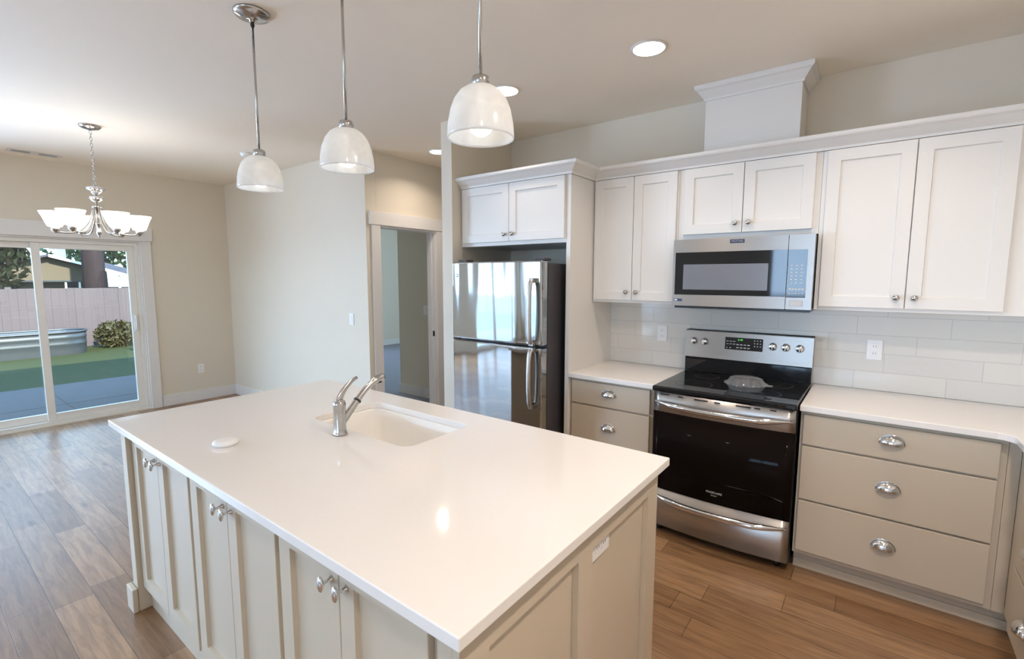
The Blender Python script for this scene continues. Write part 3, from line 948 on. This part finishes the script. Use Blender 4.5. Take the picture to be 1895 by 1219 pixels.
# ------------------------------------------------------------------ island
IX0, IX1, IY0, IY1 = -1.70, .485, -2.870, -1.771
CF = -2.815     # door faces
sink_hole = rrect(-1.005, -.345, -2.285, -1.925, .05)
tag(MB().plate(rect(IX0, IX1, IY0, IY1), [sink_hole], FZ, .884, .914, .003).build('island_countertop', M_QUARTZ), 'large white countertop slab on the island with a sink cut-out', 'countertop')
units = [(-1.608, -.944, -1.275), (-.940, -.292, -.618), (-.288, .352, .020)]
ulab = ['greige two-door island cabinet at the far left end', 'greige two-door island cabinet in the middle of the front row', 'greige two-door island cabinet nearest the camera at the right end']
for (x0, x1, xm), lb in zip(units, ulab):
    t_ = thing('island_cabinet', lb, 'cabinet', ((x0+x1)/2, -2.6, 0), 'greige island cabinets')
    MB().box(x0, x1, -2.795, -2.36, .105, .882, .001).build('cabinet_body', M_GREIGE, t_)
    MB().box(x0, x1, -2.786, -2.70, 0, .104).build('toe_kick', M_GREIGE, t_)
    for i, (a, b_) in enumerate(((x0+.010, xm-.0015), (xm+.0015, x1-.010))):
        dd = MB().shaker(a, b_, .118, .868, FY(CF), .0195, .060, .014, .003).build('door', M_GREIGE, t_)
        oval_knob(b_-.030 if i == 0 else a+.030, CF, .800, dd)
# end panels
lp = thing('island_end_panel', 'greige left end post of the island with a block foot', 'panel', (-1.65, -2.3, 0))
MB().box(-1.675, -1.612, -2.835, -1.80, .0, .882, .002).build('panel', M_GREIGE, lp)
MB().box(-1.698, -1.6085, -2.858, -2.836, 0, .115, .004).build('foot_block', M_GREIGE, lp)
MB().box(-1.698, -1.6755, -2.835, -2.76, 0, .115, .004).build('foot_return', M_GREIGE, lp)
rp_ = thing('island_end_panel', 'greige right end panel of the island with two recessed fields and an outlet', 'panel', (.42, -2.3, 0))
XE = .452
pe = MB().box(.392, XE-.020, -2.835, -1.795, 0, .882, .001)
pe.build('panel_back', M_GREIGE, rp_)
fr = MB()
fr.plate(rect(-2.835, -1.795, 0, .882), [rect(-2.745, -2.372, .15, .800), rect(-2.295, -1.882, .15, .800)], FX(XE), 0, .0195)
fr.build('panel_frame', M_GREIGE, rp_)
MB().box(.353, .391, -2.80, -2.782, 0, .882, .001).build('filler_strip', M_GREIGE, rp_)
outlet(XE-.0195, -2.218, .775, 'white horizontal outlet on the right end of the island', '+X', wdt=.115, hgt=.072)
tag(MB().box(-1.611, .391, -1.83, -1.80, 0, .882, .001).build('island_back_panel', M_GREIGE), 'greige panel closing the range side of the island', 'panel')

# sink
sk = thing('kitchen_sink', 'white undermount sink basin set in the island', 'sink', (-.675, -2.105, .68))
b = MB(); rings = []
def ring_at(off, z, r): return [b.bm.verts.new((u, v, z)) for u, v in rrect(-1.005-off, -.345+off, -2.285-off, -1.925+off, r)]
for off, z, r_ in ((.02, .8835, .06), (-.001, .8835, .05), (-.006, .876, .05), (-.014, .80, .05), (-.022, .72, .06), (-.034, .700, .07), (-.06, .690, .07)):
    rings.append(ring_at(off, z, r_))
for A, C_ in zip(rings, rings[1:]):
    for k in range(len(A)):
        q = b.bm.faces.new((A[k], A[(k+1) % len(A)], C_[(k+1) % len(A)], C_[k])); q.smooth = True
b.bm.faces.new(rings[-1])
out_r = [ring_at(.02, .8825, .06), ring_at(.004, .80, .06), ring_at(-.02, .68, .07)]
for A, C_ in zip([rings[0]]+out_r, out_r):
    for k in range(len(A)):
        b.bm.faces.new((A[k], A[(k+1) % len(A)], C_[(k+1) % len(A)], C_[k]))
b.bm.faces.new(out_r[-1])
bmesh.ops.recalc_face_normals(b.bm, faces=b.bm.faces[:])
b.build('basin', M_SINK, sk)
MB().lathe([(.0, .6945), (.012, .6945), (.03, .694), (.042, .6935), (.044, .6905)], (-.675, -2.10, 0), 24).build('drain', M_CHROME, sk, 'nickel drain')
# faucet
FXc, FYc = -.685, -2.345
fa = thing('faucet', 'brushed nickel single-lever faucet standing behind the island sink', 'faucet', (FXc, FYc, .914))
MB().lathe([(0, .9145), (.029, .9145), (.030, .918), (.028, .924), (.0265, .927), (.0245, .94), (.024, 1.00), (.0245, 1.030), (.026, 1.036), (.026, 1.045), (.022, 1.055), (.012, 1.062), (0, 1.064)], (FXc, FYc, 0), 24).build('faucet_body', M_CHROME, fa)
sp_pts = spline([(FXc, FYc+.012, .965), (FXc, FYc+.045, 1.00), (FXc, FYc+.085, 1.040), (FXc, FYc+.135, 1.085), (FXc, FYc+.185, 1.113), (FXc, FYc+.222, 1.120)], 5)
ns = len(sp_pts)
so = MB().tube(sp_pts, [.017-.004*min(1, 2*i/ns)+(.004 if i > ns*.72 else 0) for i in range(ns)], 14).build('spout', M_CHROME, fa)
MB().tube([(FXc, FYc+.083, 1.037), (FXc, FYc+.089, 1.043)], .0165, 14).build('spout_ring', M_DARKPRINT, so, 'dark ring at the pull-out joint')
MB().tube([(FXc, FYc+.200, 1.110), (FXc, FYc+.203, 1.098)], .011, 12).build('spray_nozzle', M_DARKPRINT, so, 'dark nozzle')
hp = spline([(FXc, FYc-.004, 1.050), (FXc, FYc+.008, 1.075), (FXc, FYc+.028, 1.100), (FXc, FYc+.058, 1.125), (FXc, FYc+.088, 1.140)], 5)
nh_ = len(hp)
MB().tube(hp, [.017-.010*i/(nh_-1) for i in range(nh_)], 12, flat=.6).build('lever_handle', M_CHROME, fa)
# oval disc on the counter
od = MB(); od.lathe([(0, 0), (.044, 0), (.050, .005), (.052, .011), (.049, .018), (.040, .022), (.02, .0205), (0, .020)], (-.925, -2.685, .9142), 28, sx=.82, sy=.92)
tag(od.build('soap_dish', M_PLASTIC), 'small round white dish lying on the island counter left of the faucet', 'dish')

# ------------------------------------------------------------------ refrigerator
FRX0, FRX1 = -1.495, -.692
fg = thing('refrigerator', 'stainless top-freezer refrigerator in the alcove beside the end panel', 'refrigerator', (-1.09, -.4, 0))
MB().box(FRX0+.004, FRX1-.004, -.765, -.06, .02, 1.655, .006).build('body', M_FRIDGESIDE, fg, 'dark grey cabinet')
MB().box(FRX0+.02, FRX1-.02, -.80, -.766, .02, .10, .004).build('kick_grille', M_BLACK, fg)
def fdoor(name, z0, z1, hz0, hz1):
    dd = MB().box(FRX0, FRX1, -.850, -.772, z0, z1, .012, 3).build(name, M_FRIDGE, fg)
    for f_ in dd.data.polygons: f_.use_smooth = False
    MB().box(FRX0+.01, FRX1-.01, -.7715, -.7655, z0+.01, z1-.01).build('gasket', M_BLACK, dd, 'dark door gasket')
    hx = FRX1-.062
    pts = spline([(hx, -.853, hz0), (hx, -.888, hz0+.012), (hx, -.902, hz0+.08), (hx, -.906, (hz0+hz1)/2), (hx, -.902, hz1-.08), (hx, -.888, hz1-.012), (hx, -.853, hz1)], 5)
    h = MB().tube(pts, .017, 12, flat=.75)
    for hz in (hz0, hz1): h.box(hx-.018, hx+.018, -.885, -.8505, hz-.016, hz+.016, .004)
    h.build('handle', M_STEEL, dd, 'vertical bar handle')
    return dd
dz = fdoor('freezer_door', 1.108, 1.672, 1.125, 1.54)
MB().lathe([(0, -.0025), (.012, -.0025), (.014, 0), (0, 0)], (FRX0+.052, -.8503, 1.575), 20, 'Y').build('badge', M_BRIGHT, dz, 'round silver badge')
fdoor('fridge_door', .11, 1.096, .70, 1.085)
MB().box(FRX1-.10, FRX1-.01, -.80, -.72, 1.6725, 1.69, .006).build('hinge_cover', M_FRIDGESIDE, fg)
MB().box(FRX0+.01, FRX0+.10, -.80, -.72, 1.6725, 1.69, .006).build('hinge_cover', M_FRIDGESIDE, fg)

# ------------------------------------------------------------------ microwave
mw = thing('microwave', 'stainless over-the-range microwave mounted above the range', 'microwave', (.38, -.2, 1.377))
MY = -.397
MB().box(.003, .760, -.372, -.012, 1.384, 1.792, .003).build('case', M_BLACK, mw)
MB().box(.01, .753, -.37, -.02, 1.3705, 1.3835, .002).build('vent_base', M_BLACK, mw, 'black underside')
dm = MB().plate(rrect(.002, .634, 1.386, 1.795, .004), [rect(.016, .6335, 1.455, 1.716)], FY(MY), 0, .024, .0).build('door', M_STEEL, mw)
MB().box(.0165, .633, MY+.001, MY+.02, 1.4555, 1.7155).build('window_glass', M_BLACKGLASS, dm, 'black glass')
MB().box(.067, .541, MY+.0002, MY+.0009, 1.488, 1.642).build('window_mesh', M_GREYMESH, dm, 'grey mesh window')
MB().box(.332, .411, MY-.0025, MY-.0001, 1.762, 1.784, .001).build('badge', M_BADGEBLUE, dm, 'dark badge with silver letters')
text_part('badge_lettering', 'MAYTAG', .0155, (.3715, MY-.003, 1.773), M_BRIGHT, dm)
MB().box(.014, .066, MY-.001, MY-.0001, 1.414, 1.430).build('sticker', M_BADGEBLUE, dm, 'small blue and white sticker')
MB().box(.018, .036, MY-.0014, MY-.0011, 1.417, 1.427).build('sticker_mark', M_PLASTIC, dm)
pm = MB().plate(rrect(.637, .760, 1.386, 1.795, .004), [rect(.6375, .729, 1.452, 1.714)], FY(MY), 0, .024).build('control_panel', M_STEEL, mw)
MB().box(.638, .7285, MY+.001, MY+.02, 1.4525, 1.7135).build('panel_glass', M_BLACKGLASS, pm, 'black glass')
bt = MB()
for i in range(3):
    for j_ in range(6): bt.box(.652+.024*i, .662+.024*i, MY+.0002, MY+.0008, 1.530+.019*j_, 1.536+.019*j_)
for i in range(5):
    bt.box(.648+.0155*i, .659+.0155*i, MY+.0002, MY+.0008, 1.494, 1.503)
    bt.box(.648+.0155*i, .656+.0155*i, MY+.0002, MY+.0008, 1.472, 1.477)
bt.build('button_marks', M_LIGHTGREY, pm)
MB().box(.656, .720, MY-.0025, MY-.0001, 1.404, 1.436, .003).build('open_button', M_LIGHTGREY, pm, 'silver door button')

# ------------------------------------------------------------------ range
rg = thing('range', 'stainless freestanding electric range with black glass oven door', 'range', (.381, -.35, 0))
RX0, RX1 = .004, .757
def bow(x, y0, amt): return y0-amt*(1-((x-.381)/.377)**2)
def bowed(x0, x1, z0, z1, y0, amt, th, n=20, ztop=None):
    """slab with a bowed front"""
    b_ = MB(); fr_, bk = [], []
    for k in range(n+1):
        x = x0+(x1-x0)*k/n
        fr_.append((b_.bm.verts.new((x, bow(x, y0, amt), z0)), b_.bm.verts.new((x, bow(x, y0, amt), z1))))
        bk.append((b_.bm.verts.new((x, y0+th, z0)), b_.bm.verts.new((x, y0+th, z1))))
    F = b_.bm.faces.new
    for k in range(n):
        f_ = F((fr_[k][0], fr_[k+1][0], fr_[k+1][1], fr_[k][1])); f_.smooth = True
        F((bk[k][0], bk[k][1], bk[k+1][1], bk[k+1][0]))
        F((fr_[k][1], fr_[k+1][1], bk[k+1][1], bk[k][1])); F((fr_[k][0], bk[k][0], bk[k+1][0], fr_[k+1][0]))
    F((fr_[0][0], fr_[0][1], bk[0][1], bk[0][0])); F((fr_[n][0], bk[n][0], bk[n][1], fr_[n][1]))
    bmesh.ops.recalc_face_normals(b_.bm, faces=b_.bm.faces[:])
    return b_
MB().box(RX0, RX1, -.635, -.03, .035, .886, .003).build('body', M_BLACK, rg, 'black side panels')
for x in (.05, .70):
    for y_ in (-.60, -.10): MB().lathe([(0, 0), (.016, 0), (.016, .034), (0, .034)], (x, y_, 0), 12).build('foot', M_BLACK, rg)
ct = MB().box(RX0-.002, RX1+.002, -.688, -.088, .887, .919, .009, 3).build('cooktop', M_BLACKGLASS, rg, 'black ceramic glass cooktop')
ringm = M_FRIDGESIDE
for x, y_, r_ in ((.19, -.50, .105), (.19, -.22, .075), (.575, -.50, .085), (.575, -.22, .105), (.381, -.16, .05)):
    MB().lathe([(r_-.003, .9193), (r_, .9193)], (x, y_, 0), 48).build('burner_ring', ringm, ct, 'grey burner outline')
    # (flat printed rings)
od_ = bowed(RX0+.004, RX1-.004, .292, .764, -.664, .026, .026).build('oven_door', M_OVENGLASS, rg, 'black glass oven door')
band = bowed(RX0+.004, RX1-.004, .765, .884, -.664, .026, .026).build('door_band', M_STEEL, od_, 'stainless band')
sl = MB()
for k in range(4):
    for q in range(2):
        pass
for x0_ in (.05, .155, .25, .36, .47, .56, .635):
    x1_ = x0_+(.075 if x0_ in (.05, .25, .47) else .03)
    sl.box(x0_, x1_, bow((x0_+x1_)/2, -.664, .026)-.0015, bow((x0_+x1_)/2, -.664, .026)+.004, .868, .874)
sl.build('vent_slots', M_BLACK, od_, 'dark vent slots')
def bow_handle(z, x0, x1, par):
    pts, rs = [], []
    n = 28
    for k in range(n+1):
        u = k/n; x = x0+(x1-x0)*u
        e = math.sin(PI*u)
        pts.append((x, bow(x, -.664, .026)-.004-.040*min(1, e*1.6)**.8, z-.012*e)); rs.append(.007+.0105*min(1, e*2.2))
    return MB().tube(pts, rs, 14, flat=1.0).build('handle', M_BRIGHT, par, 'bowed polished handle')
bow_handle(.825, .020, .742, od_)
wn = bowed(.10, .66, .36, .70, -.6643, .026, .0002)
text_part('door_lettering', 'FRIGIDAIRE', .017, (.381, -.6915, .352), M_LIGHTGREY, od_)
text_part('door_lettering', 'GALLERY', .008, (.381, -.6915, .335), M_LIGHTGREY, od_)
drw = bowed(RX0+.004, RX1-.004, .055, .286, -.662, .026, .026).build('storage_drawer', M_STEEL, rg, 'stainless storage drawer')
bow_handle(.246, .020, .742, drw)
# backguard
bk = MB().box(RX0, RX1, -.086, -.014, .9195, 1.022, .004).build('backguard', M_BLACKGLASS, rg, 'black lower backguard')
cpn = MB().prism([(RX0-.002, -.094, 1.0225), (RX0-.002, -.014, 1.0225), (RX0-.002, -.014, 1.206), (RX0-.002, -.066, 1.206), (RX0-.002, -.076, 1.200), (RX0-.002, -.090, 1.048)], (RX1-RX0+.004, 0, 0)).build('control_panel', M_STEEL, rg)
def cpy(z): return -.090+(z-1.048)/(1.200-1.048)*.014
tilt = math.atan2(.014, .152)
def panel_box(x0, x1, z0, z1, out, th, bev=0):
    b_ = MB()
    b_.prism([(x0, cpy(z0)-out, z0), (x0, cpy(z0)-out+th, z0), (x0, cpy(z1)-out+th, z1), (x0, cpy(z1)-out, z1)], (x1-x0, 0, 0))
    return b_
dsp = panel_box(.260, .485, 1.092, 1.172, .002, .0015).build('display_glass', M_BLACKGLASS, cpn, 'black control display')
text_part('clock_digits', '6:48', .017, (.352, cpy(1.158)-.0026, 1.158), M_GREEN, cpn, (PI/2-tilt, 0, 0), .0002)
pk = MB()
for i in range(3):
    for j_ in range(2): pk.box(.268+.020*i, .282+.020*i, cpy(1.128)-.003, cpy(1.128)-.0022, 1.126+.018*j_, 1.130+.018*j_)
for i in range(4):
    for j_ in range(2): pk.box(.330+.022*i, .345+.022*i, cpy(1.115)-.003, cpy(1.115)-.0022, 1.104+.020*j_, 1.110+.020*j_)
for i in range(3):
    for j_ in range(4): pk.box(.434+.017*i, .441+.017*i, cpy(1.13)-.003, cpy(1.13)-.0022, 1.102+.018*j_, 1.108+.018*j_)
for i in range(2): pk.box(.270+.02*i, .277+.02*i, cpy(1.103)-.003, cpy(1.103)-.0022, 1.101, 1.107)
pk.build('button_marks', M_LIGHTGREY, cpn)
for x in (.058, .131, .541, .613, .688):
    kb = MB().lathe([(0, 0), (.0235, 0), (.0245, -.004), (.0215, -.008), (.0195, -.018), (.017, -.021), (0, -.0215)], (x, cpy(1.131)-.0005, 1.131), 24, 'Y').build('knob', M_BRIGHT, cpn, 'silver control knob')
    MB().box(x-.0022, x+.0022, cpy(1.131)-.0285, cpy(1.131)-.0225, 1.113, 1.149, .001).build('knob_grip', M_STEEL, kb)

# clear plastic clamshell on the cooktop
cl = thing('plastic_container', 'clear plastic lidded pie container lying on the cooktop', 'container', (.47, -.50, .9195))
CX, CYc = .472, -.47
def scallop(prof, cx_, cy_, z, par, name, m):
    b_ = MB(); prev_ = None; N = 96
    for r_, h_ in prof:
        ring_ = [b_.bm.verts.new((cx_+r_*(1+.030*math.cos(16*2*PI*k/N))*math.cos(2*PI*k/N), cy_+r_*(1+.030*math.cos(16*2*PI*k/N))*math.sin(2*PI*k/N), z+h_)) for k in range(N)]
        if prev_:
            for k in range(N):
                q = b_.bm.faces.new((prev_[k], prev_[(k+1) % N], ring_[(k+1) % N], ring_[k])); q.smooth = True
        else:
            b_.bm.faces.new(ring_)
        prev_ = ring_
    return b_, prev_
b_, last = scallop([(.078, .001), (.086, .006), (.098, .030), (.112, .033), (.113, .036)], CX, CYc, .9195, cl, 'b', M_CLEAR)
b_.build('tray', M_CLEAR, cl, 'clear plastic tray')
b_, last = scallop([(.0, .070), (.066, .072), (.080, .068), (.096, .044), (.110, .040), (.113, .037)], CX, CYc, .9197, cl, 'l', M_CLEAR)
b_.box(CX+.10, CX+.138, CYc-.02, CYc+.02, .9555, .9575)
b_.build('lid', M_CLEAR, cl, 'clear plastic lid')

# ------------------------------------------------------------------ lamps
def pendant(x, y, label):
    t_ = thing('pendant_lamp', label, 'pendant lamp', (x, y, 1.965), 'pendant lamps over the island')
    MB().lathe([(0, ZC-.001), (.076, ZC-.001), (.076, ZC-.006), (.068, ZC-.016), (.03, ZC-.026), (.012, ZC-.030), (.010, ZC-.040), (0, ZC-.040)], (x, y, 0), 32).build('canopy', M_CHROME, t_)
    MB().tube([(x, y, ZC-.041), (x, y, 2.148)], .0052, 10).build('rod', M_CHROME, t_)
    MB().sphere((x, y, ZC-.052), .009, .009, .012, 12, 8).build('swivel', M_DARKPRINT, t_)
    MB().lathe([(0, 2.147), (.010, 2.146), (.024, 2.140), (.026, 2.134), (.026, 2.112), (.020, 2.108), (.018, 2.09), (0, 2.09)], (x, y, 0), 24).build('socket_cap', M_CHROME, t_)
    prof = [(.028, 2.112), (.045, 2.108), (.062, 2.096), (.078, 2.074), (.089, 2.045), (.096, 2.01), (.0985, 1.975), (.0985, 1.966)]
    inner = [(r_-.0035, z-.002 if i else z-.003) for i, (r_, z) in enumerate(prof)]
    inner[-1] = (.095, 1.966)
    MB().lathe(prof+inner[::-1], (x, y, 0), 48).build('glass_shade', M_SHADE, t_, 'white alabaster glass shade')
    MB().lathe([(0, 1.972), (.016, 1.975), (.030, 1.986), (.036, 2.002), (.036, 2.016), (.029, 2.034), (.016, 2.05), (.013, 2.07), (.013, 2.089), (0, 2.089)], (x, y, 0), 24).build('bulb', M_BULB, t_, 'glowing bulb')
    lamp('pendant_light', 'SPOT', (0, 0, -.006), PEND_W, SOFT, parent=t_, shadow_soft_size=.02, spot_size=math.radians(150), spot_blend=.9)
    return t_
PEND_W, REC_W, CHAND_W = 2.6, 4.0, .6
pendant(-1.273, -2.333, 'white glass dome pendant over the far left end of the island')
pendant(-.590, -2.333, 'white glass dome pendant over the middle of the island')
pendant(.078, -2.333, 'white glass dome pendant over the range end of the island')

def recessed(x, y, label, k=1.0, wide=112, dia=.13):
    t_ = thing('recessed_light', label, 'ceiling light', (x, y, ZC), 'recessed ceiling lights')
    MB().lathe([(.080, ZC-.0065), (.090, ZC-.005), (.094, ZC-.0005), (.080, ZC-.0005)], (x, y, 0), 40).build('trim_ring', M_TRIM, t_)
    MB().lathe([(0, ZC-.0050), (.060, ZC-.0056), (.0795, ZC-.0062), (.0795, ZC-.0008), (0, ZC-.0008)], (x, y, 0), 32).build('lens', M_LED, t_, 'glowing lens')
    lamp('recessed_lamp', 'AREA', (0, 0, -.012), REC_W*k, WARM, parent=t_, shape='DISK', size=dia, spread=math.radians(wide))
    return t_
recessed(.022, -.945, 'glowing recessed light in the ceiling in front of the vent chase')
recessed(-.915, -.945, 'glowing recessed light in the ceiling in front of the refrigerator', .42, 95)
recessed(.955, -.945, 'recessed light in the ceiling just past the top right of the view')
recessed(-2.33, -.16, 'small glowing recessed light in the hallway ceiling', 1.6, 138, .06)
recessed(1.45, -2.25, 'unseen recessed ceiling light added past the right end of the island', 6.3, 165)  # added out of view to brighten the island end and drawers
recessed(1.45, -3.75, 'unseen recessed ceiling light added over the walkway behind the camera', 4.8, 165)  # second added fill from the right, out of view

# chandelier
HX, HY = -3.95, -2.345
ch = thing('chandelier', 'six-arm brushed nickel chandelier with white bowl shades in the dining area', 'chandelier', (HX, HY, 1.89))
MB().lathe([(0, ZC-.001), (.070, ZC-.001), (.070, ZC-.008), (.055, ZC-.022), (.014, ZC-.034), (0, ZC-.036)], (HX, HY, 0), 32).build('canopy', M_CHROME, ch)
cb = MB(); z = ZC-.040; k = 0
while z > 2.285:
    lk = [(HX+(.008*math.cos(a) if k % 2 else 0), HY+(0 if k % 2 else .008*math.cos(a)), z-.012+.016*math.sin(a)) for a in [2*PI*q/10 for q in range(11)]]
    cb.tube(lk, .0022, 6, cap=False); z -= .0245; k += 1
cb.build('chain', M_CHROME, ch)
cone = MB()
cone.lathe([(0, 2.275), (.012, 2.272), (.055, 2.262), (.066, 2.256), (.050, 2.236), (.022, 2.214), (.012, 2.206), (0, 2.206)], (HX, HY, 0), 24)
cone.lathe([(0, 2.197), (.012, 2.195), (.042, 2.190), (.050, 2.184), (.036, 2.166), (.016, 2.150), (0, 2.148)], (HX, HY, 0), 24)
cone.build('column_cups', M_BRIGHT, ch, 'bright nickel cups on the column')
MB().lathe([(0, 2.276), (.007, 2.276), (.007, 2.12), (.030, 2.118), (.033, 2.112), (.030, 2.105), (.011, 2.10), (.011, 1.99), (.018, 1.985), (.018, 1.975), (.011, 1.97), (.014, 1.93), (.020, 1.915), (.016, 1.900), (.006, 1.885), (.008, 1.878), (0, 1.868)], (HX, HY, 0), 20).build('column', M_CHROME, ch)
for k in range(6):
    a = math.radians(12+60*k)
    ca, sa = math.cos(a), math.sin(a)
    P = lambda r_, z_: (HX+r_*ca, HY+r_*sa, z_)
    arm = MB().tube(spline([P(.026, 2.110), P(.034, 2.06), P(.060, 1.985), P(.115, 1.918), P(.185, 1.900), P(.240, 1.903)], 6), .0062, 10)
    arm.tube([P(.236, 1.902), P(.262, 1.905)], .0062, 8)
    ao = arm.build('arm', M_CHROME, ch)
    cx_, cy_, _ = P(.258, 0)
    MB().lathe([(0, 1.892), (.006, 1.894), (.010, 1.902), (.022, 1.910), (.026, 1.922), (.026, 1.938), (0, 1.938)], (cx_, cy_, 0), 20).build('lamp_cup', M_CHROME, ao)
    pr = [(.026, 1.939), (.044, 1.945), (.056, 1.975), (.070, 2.015), (.086, 2.050), (.088, 2.056)]
    inn = [(r_-.004, z_+.003) for r_, z_ in pr]; inn[-1] = (.084, 2.056)
    MB().lathe(pr+inn[::-1], (cx_, cy_, 0), 36).build('glass_shade', M_SHADE_CH, ao, 'lit white glass bowl shade')
    MB().lathe([(0, 1.943), (.013, 1.944), (.014, 1.965), (.026, 1.995), (.030, 2.02), (.026, 2.042), (.014, 2.054), (0, 2.057)], (cx_, cy_, 0), 20).build('bulb', M_BULB, ao, 'glowing bulb')
    lamp('chandelier_light', 'POINT', (cx_-HX, cy_-HY, 2.078-1.89), CHAND_W, SOFT, parent=ch, shadow_soft_size=.03)

# ceiling register and smoke detector
vt = thing('ceiling_vent', 'white slotted air register in the ceiling above the sliding door', 'vent', (-5.47, -2.44, ZC))
MB().plate(rect(-5.545, -5.395, -2.63, -2.25), [rect(-5.52, -5.42, -2.60, -2.47), rect(-5.52, -5.42, -2.41, -2.28)], FZ, ZC-.004, ZC-.001).build('vent_frame', M_TRIM, vt)
MB().box(-5.521, -5.419, -2.602, -2.278, ZC-.0018, ZC-.0012).build('vent_slot', M_DARKPRINT, vt, 'dark opening')
sv = MB()
for k in range(5): sv.box(-5.517+.022*k, -5.513+.022*k, -2.60, -2.28, ZC-.0035, ZC-.002)
sv.build('louvres', M_TRIM, vt)
sd = thing('smoke_detector', 'round white smoke detector on the ceiling left of the first pendant', 'smoke detector', (-3.85, -1.21, ZC))
MB().lathe([(0, ZC-.034), (.040, ZC-.034), (.055, ZC-.026), (.060, ZC-.010), (.062, ZC-.001), (0, ZC-.001)], (-3.85, -1.21, 0), 32).build('housing', M_PLASTIC, sd)
MB().lathe([(0, ZC-.0375), (.012, ZC-.0372), (.014, ZC-.0342), (0, ZC-.0342)], (-3.85, -1.21, 0), 16).build('test_button', M_LIGHTGREY, sd)
